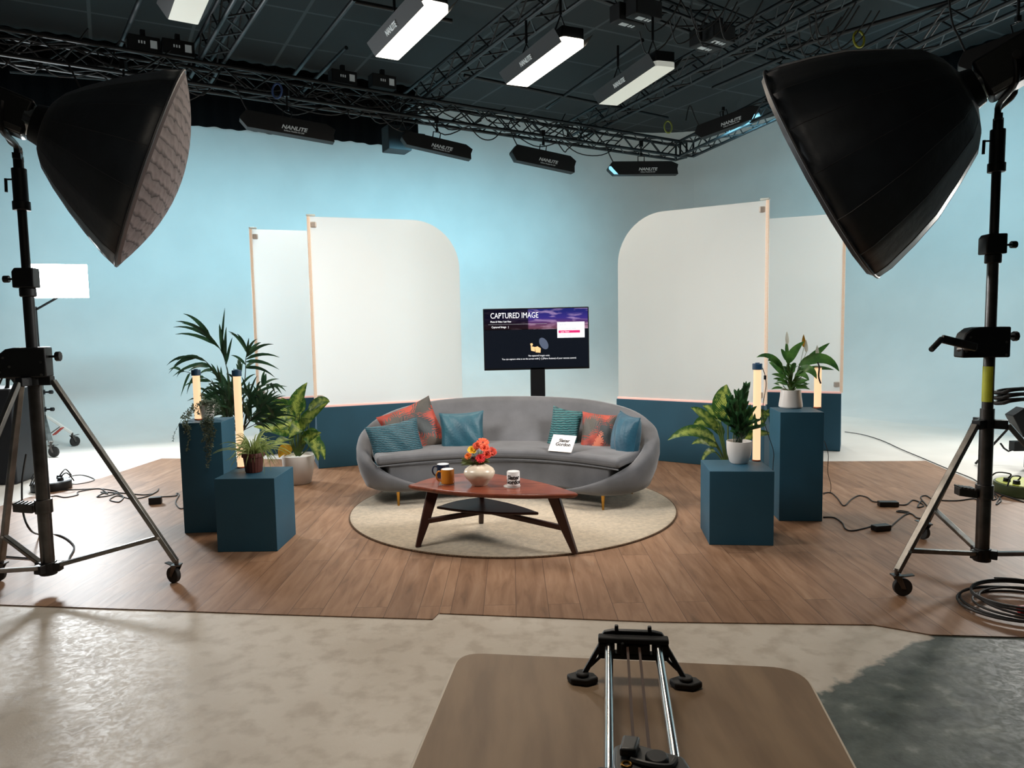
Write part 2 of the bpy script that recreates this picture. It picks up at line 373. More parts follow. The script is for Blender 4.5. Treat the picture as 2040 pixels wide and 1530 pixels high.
rw = ramp(m, [(.22, (118, 90, 69)), (.4, (148, 114, 88)), (.6, (164, 130, 103)), (.8, (176, 146, 120))]); L(m, ng.outputs['Fac'], rw.inputs['Fac'])
rb = ramp(m, [(0, (228, 224, 222)), (1, (255, 253, 252))]); L(m, bk.outputs['Color'], rb.inputs['Fac'])
mx = N(m, 'ShaderNodeMix', data_type='RGBA', blend_type='MULTIPLY'); mx.inputs[0].default_value = 1; L(m, rw.outputs[0], mx.inputs[6]); L(m, rb.outputs[0], mx.inputs[7])
mx2 = N(m, 'ShaderNodeMix', data_type='RGBA'); L(m, bk.outputs['Fac'], mx2.inputs[0]); L(m, mx.outputs[2], mx2.inputs[6]); mx2.inputs[7].default_value = rgb(96, 72, 58)
L(m, mx2.outputs[2], BS(m).inputs['Base Color'])
bp = N(m, 'ShaderNodeBump', Strength=.25, Distance=.004); L(m, ng.outputs['Fac'], bp.inputs['Height']); L(m, bp.outputs[0], BS(m).inputs['Normal'])
ZV = .005
q = lambda x, y: on_z(x, y, 0)
seamf = q(862, 1235); seamn = q(874, 1223); seamb = q(1000, 917)
lp = [q(-420, 1204), q(0, 1206), q(545, 1225), q(862, 1235), q(874, 1223), V3((seamn.x, seamb.y, 0)), q(640, 916), q(322, 914), q(203, 953), q(110, 975), q(-160, 1060)]
rp = [V3((seamn.x, seamb.y, 0)), q(875, 1223), q(1300, 1240), q(1740, 1246), q(1855, 1266), q(2040, 1271), q(2300, 1280), q(2400, 1090), q(2040, 1003), q(1953, 966), q(1845, 919), q(1640, 920)]
for pl, lb in ((lp, 'left sheet of brown wood plank vinyl laid over the studio floor'), (rp, 'right sheet of brown wood plank vinyl under rug and blue plinths')):
    mb = MB(); mb.prism(pl, (0, 0, .001), (0, 0, ZV)); o = mb.build('vinyl_sheet', WOOD, org=(0, 0, 0), smooth=False); tag(o, lb, 'vinyl flooring', 'wood plank vinyl sheets')
# round rug
RUGM = mat('rug_wool', (206, 190, 166), .95, noise=(35, .12), bump=(160, .9), sheen=.3)
RUGE = mat('rug_edge', (120, 92, 66), .95, noise=(90, .4), bump=(160, .9))
rc = V3((-.01, 5.80, ZV)); t = thing('round_rug', 'round cream wool rug under the sofa and coffee table', 'rug', rc)
mb = MB(); mb.lathe([(0, .001), (1.285, .001), (1.297, .006), (1.29, .013), (1.27, .016), (0, .016)], rc, n=128); mb.build('pile', RUGM, t)
mb = MB(); mb.tube([rc+V3((1.294*math.cos(a), 1.294*math.sin(a), .0065)) for a in [2*math.pi*k/128 for k in range(128)]], .0065, 6, closed=True); mb.build('binding', RUGE, t)
ZR = ZV+.016
# ------------------------------------------------------------------ sofa
VEL = mat('grey_velvet', (98, 99, 103), .75, noise=(4, .16), bump=(90, .08), sheen=.3)
s0 = V3((-.07, 6.08, ZR)); SY = -math.radians(8.7); SM = yawm(s0, SY)
sofa = thing('curved_sofa', 'curved grey velvet sofa with slim brass legs on the round rug', 'sofa', s0)
half = [(.46, -.27, .13, .03), (.66, -.40, .19, .045), (.90, -.47, .29, .07), (1.13, -.37, .40, .10), (1.27, -.10, .52, .13), (1.26, .18, .62, .14), (1.08, .42, .71, .14), (.74, .57, .775, .14), (.36, .635, .80, .14), (0, .65, .805, .14)]
full = [(-a, b, h, w_) for a, b, h, w_ in half] + list(reversed(half[:-1]))
cps = catmull([V3((a, b, h)) for a, b, h, w_ in full], 6); cws = catmull([V3((w_, 0, 0)) for a, b, h, w_ in full], 6)
NP = len(cps); ZB = .125
def shell(i, j):
    k = min(NP-1, round(i*(NP-1))); p = cps[k]; w_ = max(.02, cws[k].x)
    a = cps[max(0, k-1)]; b = cps[min(NP-1, k+1)]; t = V3((b.x-a.x, b.y-a.y, 0)).normalized(); n = V3((t.y, -t.x, 0))  # inward for left->right path over the back
    h = p.z; H = h-ZB; base = V3((p.x, p.y, ZB)); e_ = .23*max(0, 1-(abs(p.x)/1.22)**3) if p.y > 0 else 0
    ins = .10*min(1, H/.4)
    ring = [(-w_*.3-ins, 0), (-ins*.75, .02), (-ins*.25, H*.35), (0.0, H*.62), (0.0, H*.82), (-w_*.10, H*.94), (-w_*.32, H*.992), (-w_*.6, H*.985), (-w_*.86, H*.93), (-w_, H*.82), (-w_*1.05-e_*.35, H*.64), (-w_*1.1-e_, H*.36), (-w_*1.1-ins*.3-e_, 0)]
    d, z = ring[int(round(j*len(ring))) % len(ring)]
    return base + n*(-d)*1.0 + V3((0, 0, z))
mb = MB(SM); mb.grid(shell, NP-1, 13, cv=True)
for e in (0, NP-1):
    b = e*13; mb.f.append(list(range(b, b+13)) if e else list(range(b+12, b-1, -1))); mb.uv.append(None)
mb.build('backrest', VEL, sofa, ang=60)
def yf(x): return -.13-.285*(min(abs(x), .95)/.82)**2
def crescent(o, xl, back):
    fr = [V3((x, yf(x)+o, 0)) for x in [-xl+2*xl*k/40 for k in range(41)]]
    bk_ = []
    for k in range(NP):
        p = cps[k]
        if p.y > -.05 and abs(p.x) < 5:
            a = cps[max(0, k-1)]; b = cps[min(NP-1, k+1)]; t = V3((b.x-a.x, b.y-a.y, 0)).normalized(); n = V3((t.y, -t.x, 0))
            bk_.append(V3((p.x, p.y, 0)) + n*back)
    return fr + list(reversed(bk_))
pb_ = crescent(.03, .88, .08); mb = MB(SM); mb.prism(pb_, (0, 0, ZB+.005), (0, 0, .345)); mb.build('base', VEL, sofa, bevel=.02, seg=3)
ps_ = crescent(0, .95, .10); mb = MB(SM); mb.prism(ps_, (0, 0, .352), (0, 0, .43)); mb.build('seat_cushion', VEL, sofa, bevel=.03, seg=4)
mb = MB(SM); mb.tube([V3((x, yf(x)+.002, .349)) for x in [-.95+1.9*k/40 for k in range(41)]], .006, 6); mb.build('piping', mat('piping_velvet', (84, 86, 90), .7), sofa)
for lx, ly in ((-.83, -.36), (.83, -.36), (0, -.05), (-1.02, .22), (1.06, .2), (0, .42)):
    mb = MB(SM); mb.cyl((lx, ly, 0), (lx, ly, ZB+.02), .009, .017, 14); mb.build('leg', BRASS, sofa)
# ------------------------------------------------------------------ cushions
def fabric(name, c1, c2, sc, kind='noise', rough=.5, sheen=.25):
    m = mat(name, c1, rough, sheen=sheen, bump=(60, .25))
    tc = N(m, 'ShaderNodeTexCoord')
    if kind == 'wave':
        n = N(m, 'ShaderNodeTexWave', Scale=sc, Distortion=3.0, Detail=3.0, wave_type='BANDS', bands_direction='Z')
        n.inputs['Detail Scale'].default_value = 2.5
    else: n = N(m, 'ShaderNodeTexNoise', Scale=sc, Detail=4.0)
    L(m, tc.outputs['Object'], n.inputs['Vector']); r = ramp(m, [(.35, c2), (.65, c1)]); L(m, n.outputs['Fac'], r.inputs['Fac'])
    L(m, r.outputs[0], BS(m).inputs['Base Color'])
    if kind == 'wave':
        bp = N(m, 'ShaderNodeBump', Strength=.5, Distance=.01); L(m, n.outputs['Fac'], bp.inputs['Height']); L(m, bp.outputs[0], BS(m).inputs['Normal'])
    return m
FT1 = fabric('teal_pleated_velvet', (22, 84, 98), (10, 48, 60), 22, 'wave')
FT2 = fabric('teal_plain', (30, 84, 98), (24, 72, 88), 6)
FT3 = fabric('green_shimmer', (40, 104, 106), (12, 62, 68), 16, 'wave')
FT4 = fabric('teal_velvet', (28, 84, 104), (20, 68, 88), 6)
# red cloth printed with grey palm leaves
FR = mat('leaf_print', (172, 74, 56), .6, sheen=.1, bump=(60, .2)); m = FR; tc = N(m, 'ShaderNodeTexCoord'); sepu = N(m, 'ShaderNodeSeparateXYZ'); L(m, tc.outputs['UV'], sepu.inputs[0])
nd_ = N(m, 'ShaderNodeTexNoise', Scale=7.0, Detail=3.0); L(m, tc.outputs['UV'], nd_.inputs['Vector']); wu_ = N(m, 'ShaderNodeVectorMath', operation='MULTIPLY_ADD'); L(m, nd_.outputs['Color'], wu_.inputs[0]); wu_.inputs[1].default_value = (.16, .16, 0); L(m, tc.outputs['UV'], wu_.inputs[2])
def leafmask(m, cx, cy, ang, ln, wd):
    mp = N(m, 'ShaderNodeMapping', vector_type='TEXTURE'); mp.inputs['Location'].default_value = (cx, cy, 0); mp.inputs['Rotation'].default_value = (0, 0, ang)
    L(m, wu_.outputs[0], mp.inputs['Vector']); s_ = N(m, 'ShaderNodeSeparateXYZ'); L(m, mp.outputs[0], s_.inputs[0])
    ab = N(m, 'ShaderNodeMath', operation='ABSOLUTE'); L(m, s_.outputs['Y'], ab.inputs[0])
    # ellipse distance
    sx_ = N(m, 'ShaderNodeMath', operation='DIVIDE'); L(m, s_.outputs['X'], sx_.inputs[0]); sx_.inputs[1].default_value = ln
    sy_ = N(m, 'ShaderNodeMath', operation='DIVIDE'); L(m, ab.outputs[0], sy_.inputs[0]); sy_.inputs[1].default_value = wd
    a2 = N(m, 'ShaderNodeMath', operation='MULTIPLY'); L(m, sx_.outputs[0], a2.inputs[0]); L(m, sx_.outputs[0], a2.inputs[1])
    b2 = N(m, 'ShaderNodeMath', operation='MULTIPLY'); L(m, sy_.outputs[0], b2.inputs[0]); L(m, sy_.outputs[0], b2.inputs[1])
    e = N(m, 'ShaderNodeMath', operation='ADD'); L(m, a2.outputs[0], e.inputs[0]); L(m, b2.outputs[0], e.inputs[1])
    # blades: sin of (x - |y|)
    df = N(m, 'ShaderNodeMath', operation='SUBTRACT'); L(m, s_.outputs['X'], df.inputs[0]); L(m, ab.outputs[0], df.inputs[1])
    fr = N(m, 'ShaderNodeMath', operation='MULTIPLY'); L(m, df.outputs[0], fr.inputs[0]); fr.inputs[1].default_value = 100
    sn = N(m, 'ShaderNodeMath', operation='SINE'); L(m, fr.outputs[0], sn.inputs[0])
    k_ = N(m, 'ShaderNodeMath', operation='MULTIPLY_ADD'); L(m, sn.outputs[0], k_.inputs[0]); k_.inputs[1].default_value = .42; L(m, e.outputs[0], k_.inputs[2])
    lt = N(m, 'ShaderNodeMath', operation='LESS_THAN'); L(m, k_.outputs[0], lt.inputs[0]); lt.inputs[1].default_value = .85
    return lt
prev = None
nz = N(m, 'ShaderNodeTexNoise', Scale=5.0); L(m, tc.outputs['UV'], nz.inputs['Vector']); rr_ = ramp(m, [(.35, (136, 46, 36)), (.65, (168, 68, 50))]); L(m, nz.outputs['Fac'], rr_.inputs['Fac']); prev = rr_.outputs[0]
for cx, cy, an, ln, wd, col in ((.25, .75, .8, .38, .19, (78, 74, 68)), (.72, .6, -.9, .38, .2, (50, 56, 58)), (.2, .15, .5, .34, .17, (58, 66, 70)), (.85, .12, 2.2, .3, .16, (84, 74, 66)), (.95, .95, .3, .3, .17, (62, 60, 56)), (.5, .36, 1.3, .3, .1, (196, 110, 84))):
    lm = leafmask(m, cx, cy, an, ln, wd); mx = N(m, 'ShaderNodeMix', data_type='RGBA'); L(m, lm.outputs[0], mx.inputs[0]); L(m, prev, mx.inputs[6]); mx.inputs[7].default_value = rgb(*col); prev = mx.outputs[2]
L(m, prev, BS(m).inputs['Base Color'])
def pillow(label, mt, c, xd, yd, w_, h_, t_, pipe=None, sag=0):
    M = frame(c, xd, yd); n = 22
    th = thing('throw_cushion', label, 'cushion', V3(c)-V3((0, 0, h_/2)), 'throw cushions on the sofa')
    def outline(u, v):
        x = u*w_/2*(1-.085*(1-v*v)); y = v*h_/2*(1-.085*(1-u*u)); return x, y
    def zt(u, v): return t_/2*max(0, (1-u**2)*(1-v**2))**.42
    mb = MB(M)
    def f1(i, j):
        u, v = -1+2*i, -1+2*j; x, y = outline(u, v); return (x, y-sag*(1-u*u)*.02, zt(u, v)*(1+.08*math.sin(9*u+5*v)))
    def f2(i, j):
        u, v = -1+2*i, -1+2*j; x, y = outline(u, v); return (x, y, -zt(u, v))
    mb.grid(f1, n, n, uv=True); nv = len(mb.v); mb.grid(f2, n, n, uv=True)
    for k in range(len(mb.f)//2, len(mb.f)): mb.f[k] = list(reversed(mb.f[k])); mb.uv[k] = list(reversed(mb.uv[k]))
    mb.build('cover', mt, th, ang=80)
    if pipe:
        ed = [outline(u, -1) for u in [-1+2*k/16 for k in range(16)]]+[outline(1, v) for v in [-1+2*k/16 for k in range(16)]]+[outline(1-2*k/16, 1) for k in range(16)]+[outline(-1, 1-2*k/16) for k in range(16)]
        mb = MB(M); mb.tube([V3((x, y, 0)) for x, y in ed], .005, 6, closed=True); mb.build('piping', pipe, th)
    return th
def px_pillow(label, mt, cpx, Y, xpx, ypx, w_, h_, t_, yaw_x=0, lean=.25, **k):
    """xpx,ypx: image directions of the cushion's sides"""
    c = at_y(cpx[0], cpx[1], Y); x = V3((xpx[0], yaw_x, -xpx[1])).normalized(); y = V3((ypx[0], lean, -ypx[1]))
    return pillow(label, mt, c, x, y, w_, h_, t_, **k)
px_pillow('orange red palm leaf print cushion at left, propped behind the pleated teal one', FR, (823, 856), 6.27, (1, -.38), (-.12, -1), .50, .45, .13, yaw_x=.35, lean=.3)
px_pillow('pleated teal velvet cushion against the left arm of the sofa', FT1, (790, 884), 6.04, (1, -.13), (-.22, -1), .46, .38, .15, yaw_x=.5, lean=.35)
px_pillow('plain teal cushion left of the sofa centre, against the backrest', FT2, (921, 861), 6.24, (1, -.04), (.02, -1), .39, .36, .14, yaw_x=.05, lean=.28)
px_pillow('shimmering green cushion on its corner behind the white sign', FT3, (1124, 860), 6.26, (1, .2), (.42, -1), .27, .42, .12, yaw_x=-.1, lean=.3)
px_pillow('orange red palm leaf print cushion at right, next to the white sign', FR, (1200, 869), 6.12, (1, .07), (.05, -1), .38, .40, .14, yaw_x=-.25, lean=.3)
px_pillow('plain teal velvet cushion seen edge-on against the right arm', FT4, (1246, 879), 5.9, (.30, .06), (.10, -1), .34, .45, .20, yaw_x=-.9, lean=.2, pipe=FT4)
# sign card leaning on the green cushion
PAP = mat('white_card', (236, 232, 230), .6); INK = mat('black_ink', (18, 18, 20), .6)
bl, br, tl = on_z(1092, 898, .455), on_z(1138, 902, .455), at_y(1103, 866, 5.92)
Mc = frame((bl+br)/2, br-bl, tl-bl); wc = (br-bl).length; hc = .155
sg = thing('sign_card', 'white card with black lettering leaning on the green cushion on the sofa', 'sign', (bl+br)/2)
mb = MB(Mc); mb.box((0, hc/2, 0), (wc, hc, .006)); mb.build('card', PAP, sg)
for i, (tx, yy) in enumerate((('Slater', .102), ('Gordon', .066))):
    text(tx, .042, Mc @ Matrix.Translation((0.012, yy, .0035)), INK, sg, bold=.0012)
# ------------------------------------------------------------------ coffee table
TW = mat('walnut_reddish', (134, 72, 52), .3, coat=.3); m = TW; tc = N(m, 'ShaderNodeTexCoord'); mp = N(m, 'ShaderNodeMapping'); mp.inputs['Scale'].default_value = (2, 14, 14)
L(m, tc.outputs['Object'], mp.inputs['Vector']); n = N(m, 'ShaderNodeTexNoise', Scale=2.5, Detail=6.0, Distortion=.8); L(m, mp.outputs[0], n.inputs['Vector']); r = ramp(m, [(.3, (92, 42, 28)), (.55, (128, 64, 44)), (.75, (146, 80, 56))]); L(m, n.outputs['Fac'], r.inputs['Fac']); L(m, r.outputs[0], BS(m).inputs['Base Color'])
TW2 = mat('dark_walnut', (66, 36, 28), .35, noise=(7, .3), stretch=(1, 1, .2))
ZT = .42
Lp, Rp, Bp = on_z(822, 966, ZT), on_z(1143, 982, ZT), on_z(955, 941, ZT)
tc_ = (Lp+Rp+Bp)/3; tc_.z = ZR
tb = thing('coffee_table', 'reddish walnut three-legged coffee table with rounded triangular top and lower shelf', 'coffee table', tc_)
def rtri(a, b, c, bulge, r, z, sc=1.0, cen=None):
    P = [a, b, c]; cen = (a+b+c)/3; out = []
    for i in range(3):
        p, q_ = P[i], P[(i+1) % 3]; d = (q_-p); nrm = V3((d.y, -d.x, 0)).normalized()
        if nrm.dot((p+q_)/2-cen) < 0: nrm = -nrm
        bl_ = bulge[i]
        for k in range(1, 12):
            t = .06+.88*(k-1)/10; out.append(p+d*t+nrm*bl_*4*t*(1-t)+nrm*r*.5)
        out.append(q_+(q_-cen).normalized()*r)
    o = catmull([V3((v.x, v.y, 0)) for v in out], 3, closed=True)
    return [V3((cen.x+(v.x-cen.x)*sc, cen.y+(v.y-cen.y)*sc, z)) for v in o]
top = rtri(Lp, Rp, Bp, (.12, .065, .085), .03, 0)
mb = MB(); c2 = V3((tc_.x, tc_.y, 0)); n_ = len(top)
lay = [(.93, ZT-.032), (.965, ZT-.030), (.99, ZT-.020), (1, ZT-.010), (.995, ZT-.004), (.985, ZT), (.5, ZT)]
vs = [V3((c2.x+(p.x-c2.x)*s_, c2.y+(p.y-c2.y)*s_, z)) for s_, z in lay for p in top]
fs = [(i*n_+k, i*n_+(k+1) % n_, (i+1)*n_+(k+1) % n_, (i+1)*n_+k) for i in range(len(lay)-1) for k in range(n_)]+[tuple(range(n_-1, -1, -1)), tuple(range((len(lay)-1)*n_, len(lay)*n_))]
mb.add(vs, fs)
if (top[1]-top[0]).cross(top[2]-top[1]).z < 0: mb.f = [list(reversed(f)) for f in mb.f]
mb.build('table_top', TW, tb, ang=30)
sh = rtri(Lp, Rp, Bp, (.10, .05, .06), .03, 0, .62); shc = V3((-.02, .06, 0)); mb = MB(); mb.prism([p+shc for p in sh], (0, 0, .235), (0, 0, .252)); mb.build('lower_shelf', TW2, tb, bevel=.006)
feet = [on_z(827, 1090, ZR), on_z(1151, 1103, ZR), on_z(958, 1041, ZR)]; hub = V3((tc_.x, tc_.y+.05, .215))
for f, tp in zip(feet, (Lp, Rp, Bp)):
    f = V3((f.x, f.y, ZR)); cen = V3((tc_.x, tc_.y, 0)); inn = (cen-V3((f.x, f.y, 0))).normalized()
    a = f; tpp = V3((tp.x, tp.y, 0))+inn*.10; tpp.z = ZT-.03
    side = V3((inn.y, -inn.x, 0)); prof = []
    mb = MB(); mid = a.lerp(tpp, .42)
    for p, wd in ((a, .034), (mid, .062), (tpp, .085)): prof.append((p, wd))
    vs = []
    for p, wd in prof:
        for sx_, sy_ in ((-1, 0), (1, 0), (1, 1), (-1, 1)): vs.append(p + side*sx_*.018 + inn*sy_*wd)
    fs = [(0, 3, 2, 1), (8, 9, 10, 11)]
    for b in (0, 4): fs += [(b, b+1, b+5, b+4), (b+1, b+2, b+6, b+5), (b+2, b+3, b+7, b+6), (b+3, b, b+4, b+7)]
    mb.add(vs, fs); mb.build('leg', TW2, tb, bevel=.006)
    mb = MB(); mb.bar(V3((mid.x, mid.y, mid.z+.005))+inn*.05, hub, .03, .034); mb.build('stretcher', TW2, tb, bevel=.005)
# ---- things on the table
def mug(label, px, py, zt, r, h, mt, mi, hdir, txt=None, cat='mug'):
    c = on_z(px, py, zt); t = thing('coffee_mug', label, cat, c, 'mugs on the coffee table')
    c = c+V3((0, 0, .0005))
    mb = MB(); mb.lathe([(0, 0), (r*.93, 0), (r*.99, .004), (r, .01), (r, h-.003), (r-.001, h)], c, n=40); mb.f.pop(); mb.uv.pop(); mb.build('body', mt, t, ang=35)
    mb = MB(); mb.lathe([(r-.001, h), (r-.004, h), (r-.005, h-.01), (r-.005, .012), (r-.012, .008), (0, .008)], c, n=40); mb.f.pop(0); mb.uv.pop(0); mb.build('inside', mi, t, ang=50)
    if hdir is not None:
        d = V3((math.cos(hdir), math.sin(hdir), 0)); pts = [c+d*(r-.002)+V3((0, 0, h*.82)), c+d*(r+.018)+V3((0, 0, h*.86)), c+d*(r+.030)+V3((0, 0, h*.66)), c+d*(r+.028)+V3((0, 0, h*.42)), c+d*(r+.014)+V3((0, 0, h*.22)), c+d*(r-.002)+V3((0, 0, h*.18))]
        mb = MB(); mb.tube(catmull(pts, 5), .0055, 8); mb.build('handle', mt, t)
    if txt:
        for s_, z in txt:
            def wp(p, z=z):
                a = -math.pi/2 + p.x/r; q_ = r+.0006+p.z*.3; return c+V3((q_*math.cos(a), q_*math.sin(a), z+p.y))
            text(s_, .037, None, INK, t, warp=wp, bold=.0016)
    return t
YEL = mat('mustard_glaze', (190, 118, 34), .25, noise=(5, .08)); NAV = mat('navy_glaze', (26, 34, 50), .22); PWH = mat('white_glaze', (226, 224, 222), .25)
CLR = mat('clear_coaster', (226, 220, 214), .15, trans=.8); GREYC = mat('grey_coaster', (176, 172, 168), .5)
mug('dark navy mug with white inside, behind the mustard mug', 883, 951, ZT, .045, .095, NAV, PWH, math.radians(200))
mug('mustard yellow mug standing in front of the navy one', 892, 963, ZT+.004, .045, .098, YEL, PWH, math.radians(195))
mug('white mug with black lettering on a round coaster', 1023, 968, ZT+.006, .043, .098, PWH, PWH, None, (('Slater', .062), ('Gordon', .032)))
for nm, px, py, mt, h in (('square clear coaster under the mustard mug', 891, 963.5, CLR, .003), ('pale grey round coaster under the white mug', 1020, 969, GREYC, .005)):
    c = on_z(px, py, ZT); mb = MB()
    if h < .004: mb.box(c+V3((-.004, 0, .0018)), (.1, .1, .003))
    else: mb.cyl(c+V3((0, 0, .0003)), c+V3((0, 0, h)), .056, n=36)
    tag(mb.build('coaster', mt), nm, 'coaster')
vc = on_z(955.5, 966, ZT); va = thing('flower_vase', 'squat cream ceramic vase holding flowers on the coffee table', 'vase', vc)
VAS = mat('cream_ceramic', (216, 200, 178), .3, noise=(6, .08)); k = .98
mb = MB(); mb.lathe([(0, .001), (.05, .001), (.054, .006), (.066, .025), (.09, .05), (.103, .075), (.104, .09), (.094, .11), (.07, .127), (.045, .137), (.037, .142), (.034, .140), (.033, .12), (0, .11)], vc, n=48); mb.build('body', VAS, va, ang=50)
def flower(label, px, py, R, c1, c2, kind, yj=0):
    base = vc+V3((random.uniform(-.01, .01), random.uniform(-.01, .01), .112)); ctr = at_y(px, py, vc.y-.01+yj)
    t = thing('cut_flower', label, 'flower', base, 'flowers in the cream vase')
    mb = MB(); mb.tube(catmull([base, base.lerp(ctr, .6)+V3((0, 0, .004)), ctr], 5), .002, 6); mb.build('stem', mat('stem_green', (86, 110, 50), .6), t)
    mt = mat('petal', c1, .6, noise=(40, .1, c2)); mb = MB()
    ax = (ctr-base).normalized()*.5+V3((0, -.6, .35)); ax.normalize(); x, y = perp(ax)
    rings = {'gerbera': [(18, 1, .12, .30), (14, .8, .3, .26)], 'rose': [(6, .95, .35, .8), (6, .75, .65, .7), (5, .55, .9, .6), (4, .35, 1.1, .5)], 'carnation': [(12, 1, .2, .42), (12, .85, .5, .42), (10, .65, .8, .4), (8, .4, 1.1, .35)]}[kind]
    for n_, rad, el, wd in rings:
        for k in range(n_):
            a = 2*math.pi*k/n_+rad*3+random.uniform(-.1, .1); d = (x*math.cos(a)+y*math.sin(a)); e = el+random.uniform(-.1, .1)
            tip = ctr + (d*math.cos(e)+ax*math.sin(e))*R*rad; mid = ctr + (d*math.cos(e*.3)+ax*math.sin(e*1.6))*R*rad*.6
            mb.leaf(ctr, mid, tip, R*wd*1.3, nrm=ax, n=4, fold=.2, prof=lambda q_: .25+.8*math.sin(math.pi*min(.93, q_*.9+.08)))
    mb.build('petals', mt, t, ang=80)
    mb = MB(); mb.lathe([(0, -.2*R), (.2*R, -.1*R), (.22*R, .12*R), (.1*R, .22*R), (0, .24*R)], n=12, M=frame(ctr, x, y)); mb.build('centre', mat('flower_centre', tuple(int(c*.6) for c in c2), .8), t)
ORA, ORB = (236, 104, 48), (200, 60, 30); YE, YF = (244, 210, 40), (235, 160, 40)
flower('large orange gerbera at the top of the bouquet', 962, 882, .042, (240, 110, 60), (208, 66, 36), 'gerbera')
flower('orange flower at the upper left of the bouquet', 951, 889, .034, (226, 92, 52), (190, 58, 32), 'carnation', -.02)
flower('yellow and orange rose at the left of the bouquet', 941, 898, .036, YE, YF, 'rose', -.03)
flower('coral orange rose in the middle of the bouquet', 965, 894, .036, (242, 108, 72), (224, 70, 40), 'rose', -.04)
flower('deep orange flower at the right edge of the bouquet', 979, 900, .038, (226, 74, 40), (196, 46, 26), 'gerbera', -.01)
flower('small orange flower at the lower left of the bouquet', 933, 909, .026, (240, 128, 40), (220, 86, 30), 'carnation', -.02)
flower('bright coral red carnation above the vase rim', 957, 914, .034, (236, 60, 62), (206, 34, 44), 'carnation', -.06)
flower('orange red rose right of the coral red carnation', 969, 907, .034, (238, 84, 48), (214, 50, 34), 'rose', -.03)
flower('dark burgundy carnation low in the bouquet', 944, 915, .022, (86, 40, 34), (52, 28, 22), 'carnation', -.03)
mb = MB(); GRN = mat('bouquet_green', (112, 124, 70), .7, noise=(30, .3))
for k in range(34):
    a = random.uniform(0, 2*math.pi); b = vc+V3((0, 0, .135)); e = random.uniform(.1, 1.2); ln = random.uniform(.05, .12)
    if k < 10: a = math.pi+random.uniform(-.4, .4); e = random.uniform(.0, .4); ln = .13
    tip = b+V3((math.cos(a)*math.cos(e), math.sin(a)*math.cos(e), math.sin(e)))*ln; mb.leaf(b, b.lerp(tip, .5)+V3((0, 0, .02)), tip, .02, nrm=(0, -1, .4), n=4)
tag(mb.build('foliage_sprig', GRN, ang=80), 'loose green leaves spilling over the rim of the cream vase', 'foliage')
# ------------------------------------------------------------------ television
TY = 7.7; cT = at_y(1068.5, 675, TY); wT, hT = 1.115, .652; th = thing('television', 'black flat television on a floor stand behind the sofa', 'television', V3((cT.x, TY+.05, .001)))
MT = Matrix.Translation(cT) @ Matrix.Rotation(-.004, 4, 'Y') @ Matrix.Rotation(math.radians(90), 4, 'X')   # x right, y up, z to camera
GB = mat('tv_black', (16, 17, 20), .3)
mb = MB(MT); mb.box((0, 0, -.03), (wT, hT, .05)); mb.build('housing', GB, th, bevel=.004)
SCR = mat('tv_screen', (5, 6, 8), .2, emit=(14, 20, 30), es=1.0)
mb = MB(MT); mb.box((0, .005, -.002), (wT-.02, hT-.03, .008)); scr = mb.build('screen', SCR, th, smooth=False)
SKY = mat('screen_sky_picture', (5, 5, 8), .2, emit=(60, 60, 140), es=1.0); m = SKY; tc = N(m, 'ShaderNodeTexCoord'); sp = N(m, 'ShaderNodeSeparateXYZ'); L(m, tc.outputs['UV'], sp.inputs[0])
mp = N(m, 'ShaderNodeMapping'); mp.inputs['Scale'].default_value = (3.4, 3.4, 1); L(m, tc.outputs['UV'], mp.inputs['Vector']); n = N(m, 'ShaderNodeTexNoise', Scale=1.6, Detail=5.0, Distortion=.6); L(m, mp.outputs[0], n.inputs['Vector'])
ra = ramp(m, [(0, (38, 26, 40)), (.06, (120, 74, 90)), (.25, (110, 66, 104)), (.55, (62, 50, 140)), (.9, (34, 40, 120))]); L(m, sp.outputs['Y'], ra.inputs['Fac'])
rc_ = ramp(m, [(.5, (0, 0, 0)), (.66, (180, 150, 170))]); L(m, n.outputs['Fac'], rc_.inputs['Fac'])
ad = N(m, 'ShaderNodeMix', data_type='RGBA', blend_type='ADD'); ad.inputs[0].default_value = .8; L(m, ra.outputs[0], ad.inputs[6]); L(m, rc_.outputs[0], ad.inputs[7])
rx = ramp(m, [(0, (60, 60, 60)), (.42, (90, 90, 90)), (.43, (255, 255, 255))]); L(m, sp.outputs['X'], rx.inputs['Fac'])
mu = N(m, 'ShaderNodeMix', data_type='RGBA', blend_type='MULTIPLY'); mu.inputs[0].default_value = 1; L(m, ad.outputs[2], mu.inputs[6]); L(m, rx.outputs[0], mu.inputs[7]); L(m, mu.outputs[2], BS(m).inputs['Emission Color'])
xl, xr = -wT/2+.012, wT/2-.012; yt = hT/2-.012
mb = MB(MT); mb.add([(xl, yt-.215, .0028), (xr, yt-.215, .0028), (xr, yt, .0028), (xl, yt, .0028)], [(0, 1, 2, 3)], [(0, 0), (1, 0), (1, 1), (0, 1)]); mb.build('picture', SKY, scr, smooth=False)
WE = mat('screen_white', (200, 200, 200), .4, emit=(235, 240, 250), es=1.0); WD = mat('screen_grey_text', (120, 120, 120), .4, emit=(170, 180, 188), es=.9); MG = mat('screen_magenta', (180, 20, 90), .4, emit=(190, 30, 100), es=1)
def SX(px): return (px-163)/(1695-163)*wT-wT/2     # from the photo's television zoom
def SYv(py): return hT/2-(py-185)/(1062-185)*hT
def stx(s_, x, y, size, mt=WE, al='LEFT', sx=1, bold=0): return text(s_, size, MT @ Matrix.Translation((SX(x), SYv(y), .0035)), mt, scr, align=al, sx=sx, bold=bold, ext=.0002)
stx('CAPTURED IMAGE', 268, 290, .083, sx=.74); stx('Photo & Video / List View', 268, 372, .026, sx=.8, bold=.0003); stx('Captured Image   |', 283, 448, .028, sx=.85, bold=.0003)
